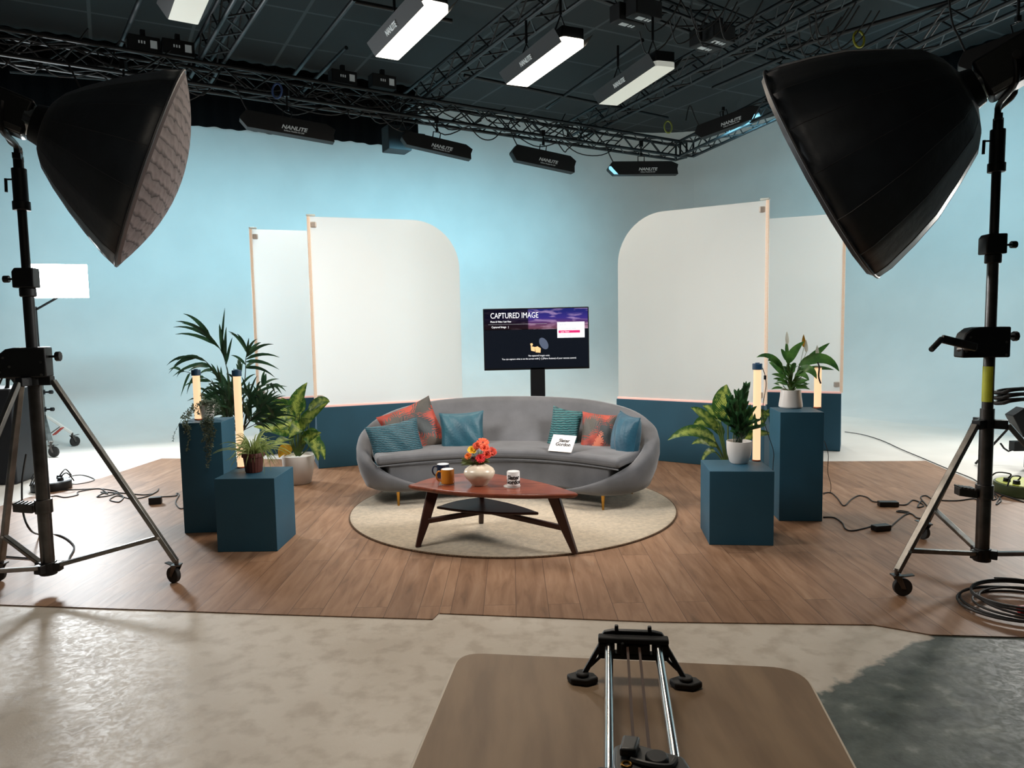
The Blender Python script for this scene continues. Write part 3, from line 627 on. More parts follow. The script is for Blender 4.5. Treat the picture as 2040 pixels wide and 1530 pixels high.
stx('No captured images exist.', 965, 862, .025, al='CENTER', sx=.86); stx('You can capture what is on the screen with [···] (More Actions) of your remote control.', 965, 905, .0255, al='CENTER', sx=.86)
mb = MB(MT); mb.box((SX(660), SYv(410), .0032), (.62, .0018, .0004)); mb.build('rule', WD, scr, smooth=False)
mb = MB(MT); mb.box((SX(1432), SYv(505), .004), (.288, .166, .001)); mb.build('menu', WE, scr, bevel=.003)
mb = MB(MT); mb.box((SX(1408), SYv(530), .005), (.226, .027, .0008)); mb.build('menu_highlight', MG, scr, smooth=False)
TG = mat('screen_pale_text', (150, 160, 160), .4, emit=(110, 120, 126), es=.9)
def mtx(s_, x, y, mt): return text(s_, .024, MT @ Matrix.Translation((SX(x), SYv(y), .0058)), mt, scr, align='LEFT', ext=.0002)
mtx('List View', 1285, 531, WE); mtx('Thumbnail View', 1292, 484, TG); mtx('Time View', 1290, 578, TG); mtx('Sort by', 1270, 430, TG)
mb = MB(MT)  # open box icon
mb.add([(SX(x), SYv(y), .0035) for x, y in ((845, 725), (905, 740), (905, 805), (850, 790))], [(3, 2, 1, 0)]); mb.add([(SX(x), SYv(y), .0036) for x, y in ((905, 740), (945, 730), (990, 760), (985, 822), (915, 815))], [(4, 3, 2, 1, 0)])
mb.add([(SX(x), SYv(y), .0036) for x, y in ((838, 690), (868, 682), (878, 705), (862, 728), (845, 720))], [(4, 3, 2, 1, 0)]); mb.build('box_icon', mat('screen_tan', (200, 160, 110), .4, emit=(222, 184, 134), es=1), scr, smooth=False)
mb = MB(MT); mb.add([(SX(1035+68*math.cos(a)*.95+18*math.sin(a)), SYv(692+82*math.sin(a)+12*math.cos(a)), .0034) for a in [2*math.pi*k/28 for k in range(28)]], [tuple(range(27, -1, -1))]); mb.build('oval_icon', mat('screen_slate', (60, 70, 88), .4, emit=(70, 80, 100), es=1), scr, smooth=False)
mb = MB(); pc = at_y(1071.5, 760, TY); mb.box((pc.x, TY+.03, .62), (.155, .05, 1.2)); mb.build('stand_post', GB, th, bevel=.004)
mb = MB(); mb.box((pc.x, TY+.05, .012), (.75, .5, .022)); mb.build('stand_base', GB, th, bevel=.006)
# ------------------------------------------------------------------ frosted panels and their bases
ACR = bpy.data.materials.new('frosted_acrylic'); ACR.use_nodes = True; m = ACR; nt = m.node_tree; nt.nodes.remove(BS(m)); out = nt.nodes['Material Output']
a1 = N(m, 'ShaderNodeBsdfTranslucent'); a1.inputs[0].default_value = rgb(252, 253, 252); a2 = N(m, 'ShaderNodeBsdfDiffuse'); a2.inputs[0].default_value = rgb(246, 248, 248); a3 = N(m, 'ShaderNodeBsdfTransparent')
nz = N(m, 'ShaderNodeTexNoise', Scale=.8); tc = N(m, 'ShaderNodeTexCoord'); L(m, tc.outputs['Object'], nz.inputs['Vector'])
x1 = N(m, 'ShaderNodeMixShader'); mr = N(m, 'ShaderNodeMapRange'); mr.inputs['To Min'].default_value = .28; mr.inputs['To Max'].default_value = .36; L(m, nz.outputs['Fac'], mr.inputs['Value']); L(m, mr.outputs[0], x1.inputs[0]); L(m, a1.outputs[0], x1.inputs[1]); L(m, a2.outputs[0], x1.inputs[2])
x2 = N(m, 'ShaderNodeMixShader'); x2.inputs[0].default_value = .22; L(m, x1.outputs[0], x2.inputs[1]); L(m, a3.outputs[0], x2.inputs[2]); L(m, x2.outputs[0], out.inputs['Surface'])
CLIP = mat('clear_plastic_bracket', (214, 208, 202), .25); EDGE = mat('acrylic_edge', (220, 232, 230), .3)
PINK = mat('pink_led_line', (235, 190, 180), .5, emit=(250, 190, 178), es=.55)
def panel_set(outer, inner, zb, zt, side, la, lb, rear=False):
    """outer: floor point of the outer (LED) end, inner: other end"""
    o_ = V3((outer.x, outer.y, 0)); i_ = V3((inner.x, inner.y, 0)); d = (i_-o_); Ln = d.length; d.normalize(); bk_ = V3((-d.y, d.x, 0))
    if bk_.y < 0: bk_ = -bk_
    base = MB(); prof = [V3((0, 0, .0)), V3((0, 0, zb)), bk_*.07+V3((0, 0, zb)), bk_*.46]
    z0 = V3((0, 0, .0065)); base.prism([o_+z0+p*1.0 if p.z == 0 else o_+p for p in prof], (0, 0, 0), d*Ln)
    tag(base.build('panel_base', TEAL, smooth=False, bevel=.003), lb, 'base')
    t = thing('frosted_panel', la, 'panel', (o_+i_)/2+V3((0, 0, zb)), 'frosted screens behind the sofa')
    r = .52; pts = [(0.01, 0), (Ln-.01, 0), (Ln-.01, zt-zb-r)]
    for k in range(1, 14):
        a = math.pi/2*k/14; pts.append((Ln-.01-r+r*math.cos(a), zt-zb-r+r*math.sin(a)))
    pts += [(Ln-.01-r, zt-zb), (.01, zt-zb)]
    off = bk_*.035; P3 = [o_+d*x+V3((0, 0, zb+.012+y))+off for x, y in pts]
    mb = MB(); mb.prism(P3, V3((0, 0, 0)), bk_*.006); mb.build('sheet', ACR, t, smooth=False)
    mb = MB(); mb.bar(o_+off+V3((0, 0, zb+.01)), o_+off+V3((0, 0, zt+.02)), .03, .024, up=bk_); mb.build('led_strip', LED, t, bevel=.004)
    mb = MB(); mb.bar(o_+off*.9+V3((0, 0, zb+.01)), i_+off*.9+V3((0, 0, zb+.01)), .02, .022); mb.build('bottom_strip', PINK, t, bevel=.004)
    for z in (zt-.07, zb+.10):
        mb = MB(); mb.box(o_+d*.05+off+V3((0, 0, z)), (.06, .03, .06)); mb.build('bracket', CLIP, t, bevel=.01)
    mb = MB(); mb.bar(o_+off-d*.02+V3((0, 0, zt+.025)), o_+off+d*.07+V3((0, 0, zt+.025)), .04, .02); mb.build('top_cap', EDGE, t, bevel=.006)
ZP, ZTP = .646, 2.60
lo = on_z(635, 935); li = at_y(925, 797, 8.08); li.z = 0
panel_set(lo, li, ZP, ZTP, -1, 'large frosted acrylic panel with rounded corner behind the sofa, left side', 'blue wedge base under the large left frosted panel')
ro = on_z(1521, 940); ro = at_y(1523, 812, 7.02); ro.z = 0; ri = at_y(1228, 796, 7.9); ri.z = 0
panel_set(ro, ri, ZP, ZTP, 1, 'large frosted acrylic panel with rounded corner behind the sofa, right side', 'blue wedge base under the large right frosted panel')
d_l = (li-lo).normalized(); lo2 = at_y(515, 797, 8.42); lo2.z = 0; panel_set(lo2, lo2+d_l*1.52, ZP, ZTP, -1, 'frosted panel further back, partly behind the palm', 'blue wedge base behind the palm, under the rear left panel', True)
ro2 = on_z(1673.5, 900); ri2 = ro2+V3((-.9, .43, 0)).normalized()*1.5; panel_set(ro2, ri2, ZP, ZTP, 1, 'frosted panel further back, partly behind the right softbox and peace lily', 'blue wedge base behind the tall right plinth', True)
# ------------------------------------------------------------------ plinths
def plinth(fl, fr, depth, h, label):
    fl = V3((fl.x, fl.y, 0)); fr = V3((fr.x, fr.y, 0)); d = (fr-fl).normalized(); b = V3((-d.y, d.x, 0))
    mb = MB(); mb.prism([fl, fr, fr+b*depth, fl+b*depth], (0, 0, ZV+.0005), (0, 0, h)); tag(mb.build('display_plinth', TEAL, smooth=False, bevel=.0025), label, 'plinth', 'blue box plinths'); return fl, d, b
ll = plinth(on_z(434, 1101.5), on_z(553, 1100), .395, .5, 'low cube-like blue plinth carrying the spider plant')
lt_f = on_z(368, 1064); lt_top = on_z(434, 840.6, .815); lt_top.z = 0
lt = plinth(lt_f, V3((lt_f.x+.30, lt_f.y+.02, 0)), .31, .815, 'tall blue plinth on the left carrying the trailing plant')
rl = plinth(on_z(1413, 1087), on_z(1541, 1089), .40, .5, 'low cube-like blue plinth carrying a white pot on the right')
rt = plinth(on_z(1551.7, 1039), on_z(1638, 1040), .32, .81, 'tall blue plinth on the right carrying the peace lily')
# ------------------------------------------------------------------ LED tubes
def tube_light(c, h, r, label, cap=True, dark=False):
    t = thing('tube_light', label, 'lamp', c, 'glowing amber tube lights')
    c = V3(c); mb = MB(); mb.cyl(c+V3((0, 0, .010)), c+V3((0, 0, h-.04)), r, n=24, caps=False); mb.build('tube', EMT, t)
    mb = MB(); mb.cyl(c+V3((0, 0, .001)), c+V3((0, 0, .010)), r*1.1, n=24); mb.build('foot', mat('amber_foot', (180, 90, 50), .5), t)
    if cap:
        mb = MB(); mb.cyl(c+V3((0, 0, h-.042)), c+V3((0, 0, h)), r*1.28, n=24); mb.cyl(c+V3((0, 0, h)), c+V3((0, 0, h+.006)), r*.6, n=12); mb.build('cap', mat('blue_cap', (22, 62, 92), .45), t, bevel=.002)
    else:
        mb = MB(); mb.cyl(c+V3((0, 0, h-.042)), c+V3((0, 0, h-.034)), r, n=24); mb.build('cap', mat('pale_cap', (210, 160, 110), .5), t)
    if dark:
        mb = MB(); mb.box(c+V3((r+.004, .005, h/2)), (.008, r*1.6, h-.05)); mb.build('back_housing', mat('copper_housing', (70, 38, 28), .35, .4), t)
    return t
def zof(px, py, Y): return at_y(px, py, Y).z
p = on_z(484, 930, .5); tube_light(V3((p.x, p.y-.03, .5)), zof(476, 737, p.y)-.5, .026, 'amber tube light on the low left plinth beside the spider plant')
p = on_z(400, 835, .815); tube_light(V3((p.x, p.y-.04, .815)), zof(396, 736, p.y)-.815, .026, 'amber tube light behind the trailing plant')
p = on_z(1505, 917, .5); tube_light(V3((p.x, p.y-.02, .5)), zof(1505, 724, p.y)-.5, .026, 'tall amber tube light beside the white pot on the low right plinth')
p = on_z(1625, 812, .81); tube_light(V3((p.x, p.y-.03, .81)), zof(1625, 722, p.y)-.81, .026, 'uncapped amber tube light behind the peace lily', cap=False)
# ------------------------------------------------------------------ plants
def leafmat(name, c1, c2, kind=None, rough=.4):
    m = mat(name, c1, rough, noise=(14, .2, c2)); b = BS(m); b.inputs['Subsurface Weight'].default_value = 0
    if kind == 'varieg':
        tc = N(m, 'ShaderNodeTexCoord'); sp = N(m, 'ShaderNodeSeparateXYZ'); L(m, tc.outputs['UV'], sp.inputs[0])
        v = N(m, 'ShaderNodeMath', operation='SUBTRACT'); L(m, sp.outputs['Y'], v.inputs[0]); v.inputs[1].default_value = .5
        ab = N(m, 'ShaderNodeMath', operation='ABSOLUTE'); L(m, v.outputs[0], ab.inputs[0])
        df = N(m, 'ShaderNodeMath', operation='SUBTRACT'); L(m, sp.outputs['X'], df.inputs[0]); L(m, ab.outputs[0], df.inputs[1])
        ml = N(m, 'ShaderNodeMath', operation='MULTIPLY'); L(m, df.outputs[0], ml.inputs[0]); ml.inputs[1].default_value = 75
        sn = N(m, 'ShaderNodeMath', operation='SINE'); L(m, ml.outputs[0], sn.inputs[0])
        nz = N(m, 'ShaderNodeTexNoise', Scale=30.0); L(m, tc.outputs['Object'], nz.inputs['Vector'])
        k = N(m, 'ShaderNodeMath', operation='MULTIPLY_ADD'); L(m, sn.outputs[0], k.inputs[0]); k.inputs[1].default_value = .16; L(m, nz.outputs['Fac'], k.inputs[2])
        k2 = N(m, 'ShaderNodeMath', operation='MULTIPLY_ADD'); L(m, ab.outputs[0], k2.inputs[0]); k2.inputs[1].default_value = -.9; L(m, k.outputs[0], k2.inputs[2])
        r = ramp(m, [(.27, c1), (.42, (178, 194, 96))]); L(m, k2.outputs[0], r.inputs['Fac']); L(m, r.outputs[0], b.inputs['Base Color'])
    tl = N(m, 'ShaderNodeBsdfTranslucent'); ms = N(m, 'ShaderNodeMixShader'); ms.inputs[0].default_value = .35; src = b.inputs['Base Color'].links[0].from_socket
    L(m, src, tl.inputs[0]); L(m, b.outputs[0], ms.inputs[1]); L(m, tl.outputs[0], ms.inputs[2]); L(m, ms.outputs[0], m.node_tree.nodes['Material Output'].inputs['Surface'])
    return m
G1 = leafmat('palm_green', (52, 84, 56), (34, 60, 42)); G2 = leafmat('dieffenbachia_leaf', (56, 98, 44), (40, 74, 36), 'varieg'); G3 = leafmat('lily_leaf', (92, 142, 68), (56, 100, 52))
G4 = leafmat('spider_leaf', (186, 200, 130), (132, 158, 92)); G5 = leafmat('string_leaf', (136, 152, 134), (86, 104, 90)); G6 = leafmat('zz_leaf', (58, 102, 58), (38, 74, 44))
STM = mat('stem', (88, 116, 58), .5, noise=(12, .2)); STD = mat('dark_stem', (34, 52, 34), .5); YLW = leafmat('yellowing_leaf', (206, 160, 40), (150, 110, 34)); PET = leafmat('white_spathe', (240, 242, 232), (228, 230, 214))
def pot(parent, c, prof, mt, name='pot', n=40, rib=None):
    mb = MB(); mb.lathe(prof, c, n=n, rib=rib); o = mb.build(name, mt, parent, ang=45)
    r, z = prof[-2][0], prof[-2][1]; mb = MB(); rs = prof[-1][0]; mb.lathe([(0, z-.004), (rs*.99, z-.006), (rs*.99, z-.012)], c, n=24); mb.build('soil', SOIL, parent); return o
def potprof(r0, r1, h, w_=.006, mid=None):
    p = [(0, .001), (r0*.94, .001), (r0, .006)]
    if mid: p += [(mid[0], mid[1])]
    return p+[(r1, h-.004), (r1-.002, h), (r1-w_+.001, h), (r1-w_, h-.004), (r1-w_, h-.02), (r1-w_-.001, h-.022)]
# palm (kentia) on the floor behind the left plinths
PY = 6.35; b0 = at_y(478, 860, PY); palm = thing('potted_palm', 'large dark green palm standing behind the left blue plinths', 'plant', V3((b0.x, PY, ZV)))
pb0 = V3((b0.x, PY, ZV)); pot(palm, pb0, potprof(.12, .16, .28), mat('dark_pot', (50, 46, 44), .6))
fl, st = MB(), MB()
def P(px, py, dy=0): return at_y(px, py, PY+dy)
def frond(stem, tips, dy, spread=.5, wd=.032, r=.005):
    pts = catmull([P(x, y, dy*k/(len(stem)-1)) for k, (x, y) in enumerate(stem)], 5); st.tube(pts, r, 6, rr=[r*(1-.6*k/len(pts)) for k in range(len(pts))])
    n = len(pts)
    for i, tp in enumerate(tips):
        k = int(n-1-(n-1)*spread*i/max(1, len(tips)-1)) if len(tips) > 1 else n-1
        b = pts[max(0, min(n-1, k))]; t = P(tp[0], tp[1], dy+random.uniform(-.12, .12)); m_ = b.lerp(t, .5)+V3((0, random.uniform(-.03, .03), .02+.16*(t-b).length))
        fl.leaf(b, m_, t, wd*random.uniform(.8, 1.15), nrm=(random.uniform(-.4, .4), -1, random.uniform(-.1, .5)), n=6, prof=lambda q_: max(.05, math.sin(math.pi*q_**.55)**.8) if q_ > 0 else .15)
frond([(478, 860), (462, 780), (452, 735), (444, 706), (428, 680), (415, 668)], [(365, 625), (377, 628), (350, 640), (362, 644), (345, 652), (349, 666), (366, 640), (448, 613), (437, 645), (436, 650), (451, 651), (463, 672)], .05, .55, .034)
frond([(480, 860), (486, 780), (489, 740), (490, 712), (496, 705)], [(455, 660), (459, 664), (472, 665), (496, 673), (513, 675), (520, 682), (545, 686), (557, 712), (556, 736), (460, 708), (548, 752), (515, 722)], -.05, .45, .03)
frond([(476, 860), (448, 790), (430, 745), (405, 716), (385, 714)], [(332, 728), (336, 744), (345, 730), (352, 718), (362, 714), (344, 750), (375, 740), (392, 750), (407, 722), (420, 724), (432, 726), (440, 730)], -.15, .7, .03)
frond([(476, 860), (440, 800), (420, 760), (385, 745), (360, 738)], [(336, 737), (352, 752), (360, 790), (372, 785), (385, 760), (365, 770), (398, 790), (410, 770)], .1, .7, .026)
frond([(482, 860), (502, 800), (515, 775), (535, 765), (545, 766)], [(570, 780), (562, 786), (548, 784), (532, 782), (530, 744), (528, 738), (556, 755), (520, 760), (572, 770), (505, 790)], .12, .7, .028)
frond([(480, 860), (476, 800), (478, 760), (478, 735)], [(476, 715), (480, 720), (484, 724), (470, 724), (450, 745), (510, 745), (455, 760), (505, 765)], .1, .6, .026)
for k in range(15):
    a = random.uniform(-1.25, 1.25); ln = random.uniform(80, 120); dy = random.uniform(-.35, .35)
    stp = [(478+random.uniform(-6, 6), 862), (478+math.sin(a)*ln*.35, 862-math.cos(a)*ln*.55), (478+math.sin(a)*ln*.62, 862-math.cos(a)*ln*.85)]
    e = stp[-1]; tips = [(e[0]+math.sin(a+q_)*random.uniform(30, 52), e[1]-math.cos(a+q_)*random.uniform(25, 45)) for q_ in (-1.6, -1.2, -.8, -.4, 0, .4, .8, 1.2, 1.6, -2, 2)]
    frond(stp, tips, dy, .6, .026, .004)
for x, y in ((515, 1), (522, 2), (530, 3), (508, 4)):   # arching stems right of the tube
    frond([(484, 860), (490+y*2, 815), (500+y*3, 790)], [(x+10, 800), (x+16, 812), (x-4, 780)], .0, .4, .018, .004)
fl.build('fronds', G1, palm, ang=80); st.build('stems', STD, palm)
# generic rosette
def rosette(parent, c, n, H, R, wd, mt, hmin=.25, seed=1, stem=True, amin=0, droop=.25, ln=(.5, .9), smt=STM, azr=None, name='leaves'):
    rnd = random.Random(seed); lv, sm = MB(), MB(); c = V3(c)
    for k in range(n):
        az = rnd.uniform(*azr) if azr else 2*math.pi*(k*.381966)+rnd.uniform(-.3, .3); f = rnd.uniform(0, 1); hh = H*(hmin+(1-hmin)*f); rad = R*(1.0-.65*f)*rnd.uniform(.75, 1)
        d = V3((math.cos(az), math.sin(az), 0)); k0 = rnd.uniform(*ln)
        j = c+d*rad*(1-k0)*.8+V3((0, 0, hh*.72)); tip = c+d*rad+V3((0, 0, hh-droop*rad*.5)); mid = j.lerp(tip, .5)+V3((0, 0, .10*rad+.10*hh))
        if stem: sm.tube(catmull([c+d*.01, c+d*rad*.1+V3((0, 0, hh*.4)), j], 4), .0035, 5)
        lv.leaf(j if stem else c+d*.01, mid, tip, wd*rnd.uniform(.75, 1.1), nrm=V3((0, 0, 1))-d*.2+V3((0, -.8, 0)), n=7, fold=.18)
    if lv.v: lv.build(name, mt, parent, ang=80)
    if sm.v: sm.build('stems', smt, parent)
def pxleaf(mb, Y, b, m_, t, wd, dy=0, nrm=(0, -1, .3), fold=.15): mb.leaf(at_y(b[0], b[1], Y), at_y(m_[0], m_[1], Y+dy/2), at_y(t[0], t[1], Y+dy), wd, nrm=nrm, n=9, fold=fold, prof=lambda q_: max(.03, math.sin(math.pi*min(1, q_**.7*.97+.03))**.75))
# dieffenbachia left
c = on_z(596, 962, ZV); YD = c.y
dl = thing('potted_dieffenbachia', 'variegated dieffenbachia in a white floor pot behind the low left plinth', 'plant', c); pot(dl, c, potprof(.115, .15, .27, mid=(.143, .15)), WPOT)
lm, sm = MB(), MB(); ctr = (592, 900)
for (m_, t, wd, dy) in (((585, 800), (612, 762), .15, .0), ((610, 830), (656, 800), .13, -.05), ((640, 790), (657, 801), .1, -.1), ((570, 815), (512, 838), .16, -.1), ((560, 800), (520, 812), .14, .1), ((575, 835), (528, 862), .15, -.15),
                        ((560, 850), (505, 850), .13, -.2), ((600, 845), (622, 838), .14, -.1), ((590, 820), (560, 792), .12, .15), ((612, 870), (640, 862), .13, -.15), ((625, 855), (634, 918), .15, -.15), ((640, 875), (647, 916), .1, -.05), ((600, 840), (575, 872), .14, -.15), ((570, 870), (545, 884), .12, -.2), ((605, 800), (590, 775), .1, .1)):
    b = (ctr[0]+(m_[0]-ctr[0])*.45, ctr[1]+(m_[1]-ctr[1])*.75); pxleaf(lm, YD, b, m_, t, wd*1.05, dy, nrm=(random.uniform(-.5, .5), -1, .55))
    sm.tube(catmull([c+V3(((b[0]-596)*.0008, 0, .26)), at_y(b[0], (b[1]+905)/2, YD), at_y(b[0], b[1], YD)], 4), .007, 6)
lm.build('leaves', G2, dl, ang=80); sm.build('stems', STM, dl)
lm = MB(); pxleaf(lm, YD-.1, (577, 905), (565, 885), (556, 912), .12, -.05); tag(lm.build('yellow_leaf', YLW, dl, ang=80), 'yellowed leaf')
# dieffenbachia right, behind the low right plinth
YR = 6.0; c = on_z(1448, 0, 0) if False else at_y(1447, 950, YR); c.z = ZV
dr = thing('potted_dieffenbachia', 'large variegated dieffenbachia on the floor behind the low right plinth', 'plant', c); pot(dr, c, potprof(.10, .13, .22), WPOT)
lm, sm = MB(), MB(); ctr = (1450, 905)
for (b, m_, t, wd, dy) in (((1450, 832), (1436, 800), (1448, 766), .2, -.1), ((1430, 858), (1400, 820), (1376, 812), .1, -.1), ((1425, 880), (1385, 838), (1330, 877), .11, -.2), ((1432, 850), (1405, 828), (1380, 850), .12, .0), ((1428, 890), (1400, 870), (1378, 885), .07, -.2),
                           ((1465, 850), (1500, 820), (1536, 826), .15, .05), ((1470, 855), (1510, 850), (1532, 815), .12, .15), ((1470, 880), (1515, 855), (1537, 866), .07, .1), ((1440, 870), (1425, 840), (1404, 838), .1, .1), ((1435, 840), (1425, 815), (1400, 808), .1, .1), ((1425, 900), (1410, 888), (1395, 925), .05, -.25), ((1450, 840), (1470, 810), (1492, 800), .12, .1)):
    pxleaf(lm, YR, b, m_, t, wd, dy, nrm=(random.uniform(-.4, .4), -1, .5)); sm.tube(catmull([c+V3((0, 0, .2)), at_y((b[0]+ctr[0])/2, (b[1]+930)/2, YR), at_y(b[0], b[1], YR)], 4), .007, 6)
lm.build('leaves', G2, dr, ang=80); sm.build('stems', STM, dr)
# ZZ plant in white pot on the low right plinth
c = on_z(1472, 922, .5); zz = thing('potted_leafy_plant', 'dark upright leafy plant in a rounded white pot on the low right plinth', 'plant', c)
pot(zz, c, [(0, .001), (.055, .001), (.064, .012), (.078, .06), (.083, .10), (.085, .15), (.084, .154), (.078, .154), (.077, .15), (.077, .135), (.076, .132)], WPOT)
lv, sm = MB(), MB(); rnd = random.Random(5)
for tx, ty, dy in ((1485, 776, 0), (1470, 790, -.03), (1455, 800, .02), (1449, 818, -.05), (1463, 808, -.08), (1480, 812, -.05), (1493, 822, .0), (1502, 840, .03), (1446, 840, -.02), (1474, 830, -.1), (1488, 845, -.09), (1457, 848, -.1), (1468, 862, -.12), (1505, 852, -.02)):
    b = c+V3((rnd.uniform(-.03, .03), rnd.uniform(-.03, .03), .13)); tip = at_y(tx, ty, c.y+dy); pts = catmull([b, b.lerp(tip, .55)+V3(((b.x-tip.x)*.2, 0, .02)), tip], 8); sm.tube(pts, .0035, 5)
    for k in range(4, len(pts)):
        for sgn in (-1, 1):
            dr_ = (pts[k]-pts[k-1]).normalized(); s_ = V3((sgn*.8, rnd.uniform(-.7, .3), .15)); t_ = pts[k]+(s_.normalized()*.5+dr_*.85)*.058; lv.leaf(pts[k], pts[k].lerp(t_, .5)+V3((0, 0, .006)), t_, .023, nrm=(rnd.uniform(-.4, .4), -1, .4), n=4)
    lv.leaf(tip, tip+V3((0, 0, .03)), tip+V3((0.006, 0, .06)), .022, n=4)
lv.build('leaves', G6, zz, ang=80); sm.build('stems', STD, zz)
# peace lily
c = on_z(1575, 812, .81); pl = thing('potted_peace_lily', 'peace lily with long green leaves in a tapered white pot on the tall right plinth', 'plant', c)
pot(pl, c, [(0, .001), (.078, .001), (.087, .01), (.086, .03), (.078, .085), (.074, .135), (.073, .138), (.067, .138), (.066, .134), (.066, .12), (.065, .118)], WPOT)
lm, sm = MB(), MB(); Yp = c.y
for (b, m_, t, wd, dy) in (((1560, 735), (1535, 698), (1507, 712), .05, -.1), ((1560, 740), (1540, 712), (1530, 718), .06, -.05), ((1570, 725), (1575, 700), (1602, 680), .07, -.08), ((1568, 720), (1560, 700), (1556, 695), .04, .02), ((1600, 725), (1630, 700), (1653, 683), .05, .05), ((1592, 728), (1645, 695), (1672, 740), .085, -.1), ((1590, 740), (1615, 725), (1627, 755), .07, -.15),
                           ((1605, 735), (1635, 730), (1662, 737), .035, .1), ((1565, 750), (1548, 725), (1532, 722), .06, .1), ((1572, 730), (1565, 690), (1568, 680), .03, .1), ((1585, 745), (1600, 740), (1612, 758), .05, -.15), ((1570, 755), (1550, 745), (1537, 746), .035, -.1), ((1570, 765), (1555, 752), (1540, 755), .03, -.1), ((1588, 765), (1600, 758), (1612, 757), .03, -.1), ((1588, 770), (1602, 768), (1613, 764), .025, -.1), ((1560, 768), (1550, 765), (1542, 764), .025, -.1)):
    pxleaf(lm, Yp, b, m_, t, wd, dy, nrm=(random.uniform(-.4, .4), -1, .5)); sm.tube(catmull([c+V3((0, 0, .12)), at_y((b[0]+1575)/2, (b[1]+785)/2, Yp), at_y(b[0], b[1], Yp)], 4), .003, 5)
lm.build('leaves', G3, pl, ang=80); sm.build('stems', STM, pl)
rosette(pl, c+V3((0, 0, .11)), 34, .24, .17, .036, G3, .2, 11, True, name='inner_leaves')
for (bx, tx, ty) in ((1572, 1569, 672), (1590, 1602, 678), (1592, 1607, 688), (1600, 1629, 699)):
    mb = MB(); mb.tube(catmull([c+V3((0, 0, .13)), at_y(bx, 740, Yp), at_y(tx, ty+12, Yp)], 5), .0018, 5); fs_ = mb.build('flower_stalk', STM, pl)
    mb = MB(); pxleaf(mb, Yp, (tx, ty+14), (tx-2, ty+2), (tx-1, ty-12), .03, -.02); mb.build('flower', PET if tx != 1602 else YLW, fs_, ang=80)
# spider plant in ribbed terracotta pot
TER = mat('terracotta', (92, 42, 30), .6, noise=(8, .2)); c = on_z(506, 940, .5); sp_ = thing('potted_spider_plant', 'pale green spider plant in a ribbed terracotta pot on the low left plinth', 'plant', c)
pot(sp_, c, [(0, .001), (.052, .001), (.055, .006), (.066, .105), (.075, .108), (.076, .132), (.074, .136), (.068, .136), (.067, .132), (.066, .12), (.065, .118)], TER, n=72, rib=lambda t: 1+.025*math.cos(18*t))
lm = MB(); rnd = random.Random(3); b = c+V3((0, 0, .12))
for k in range(95):
    az = rnd.uniform(0, 2*math.pi); ln = rnd.uniform(.12, .27); e = rnd.uniform(.5, 1.45); d = V3((math.cos(az), math.sin(az)*.8, 0)); dr_ = rnd.uniform(.0, .16)
    m_ = b+d*ln*math.cos(e)*.8+V3((0, 0, ln*math.sin(e)*.8)); t = b+d*ln*(math.cos(e)+.35)+V3((0, 0, ln*math.sin(e)*.75-dr_)); lm.leaf(b+d*.02, m_, t, rnd.uniform(.007, .013), nrm=(0, -1, .6), n=7, prof=lambda q_: max(.08, (1-q_)**.5))
for tx, ty in ((540, 938), (552, 905), (548, 915), (527, 945), (449, 918), (535, 925)): lm.leaf(b, at_y((506+tx)/2+8, 868 if tx > 500 else 895, c.y-.1), at_y(tx, ty, c.y-.1), .01, n=8, prof=lambda q_: max(.1, (1-q_)**.5))
lm.build('leaves', G4, sp_, ang=80)
# trailing plant
c = on_z(413, 835, .815); tr = thing('potted_trailing_plant', 'trailing string plant spilling from a small white pot on the tall left plinth', 'plant', c)
pot(tr, c, [(0, .001), (.04, .001), (.045, .006), (.054, .05), (.062, .10), (.062, .108), (.06, .11), (.056, .11), (.055, .106), (.055, .095), (.054, .093)], WPOT)
lm, sm = MB(), MB(); rnd = random.Random(9); fy = min(lt[0].y, lt[0].y+lt[1].y*.3)-.012
def strand(pts, r=.0012, sz=.02, step=3):
    pp = catmull(pts, 8); sm.tube(pp, r, 4)
    for k in range(1, len(pp)):
        for _ in range(step):
            v = V3((rnd.uniform(-1, 1), rnd.uniform(-1, .4), rnd.uniform(-.6, .6))).normalized(); t = pp[k]+v*sz*rnd.uniform(.6, 1.1); lm.leaf(pp[k], pp[k].lerp(t, .5)+V3((0, 0, .004)), t, sz*.55, nrm=(rnd.uniform(-.5, .5), -1, rnd.uniform(-.5, .8)), n=3)
tp = c+V3((0, 0, .10))
for (x, yend) in ((405, 880), (409, 900), (414, 930), (417, 925), (420, 905), (423, 890), (426, 870), (416, 880), (375, 898), (376, 860), (370, 862), (412, 915)):
    e = at_y(x, 845, fy); strand([tp+V3((0, -.01, 0)), tp+V3(((e.x-tp.x)*.6, -.05, .03)), V3((e.x, fy-.012, .84)), V3((e.x, fy-.02, .80)), at_y(x+2, (845+yend)/2, fy-.015), at_y(x-1, yend, fy-.015)], step=2, sz=.018)
for k in range(26):
    az = rnd.uniform(0, 2*math.pi); d = V3((math.cos(az), math.sin(az), 0)); strand([tp, tp+d*.05+V3((0, 0, rnd.uniform(.01, .05))), tp+d*rnd.uniform(.07, .1)+V3((0, 0, rnd.uniform(-.06, .01)))], sz=.02, step=1)
for x, y in ((372, 833), (378, 820), (384, 808), (366, 834), (390, 828), (362, 832), (396, 800)): strand([tp, at_y((x+410)/2, min(y-14, 808), c.y-.03), at_y(x, y, c.y-.03)], sz=.02, step=2)
e = at_y(353, 838, fy); strand([tp, at_y(372, 826, fy), at_y(349, 860, fy+.02), at_y(345, 880, fy+.02)], sz=.012, step=1)
lm.build('leaves', G5, tr, ang=80); sm.build('strands', STD, tr)
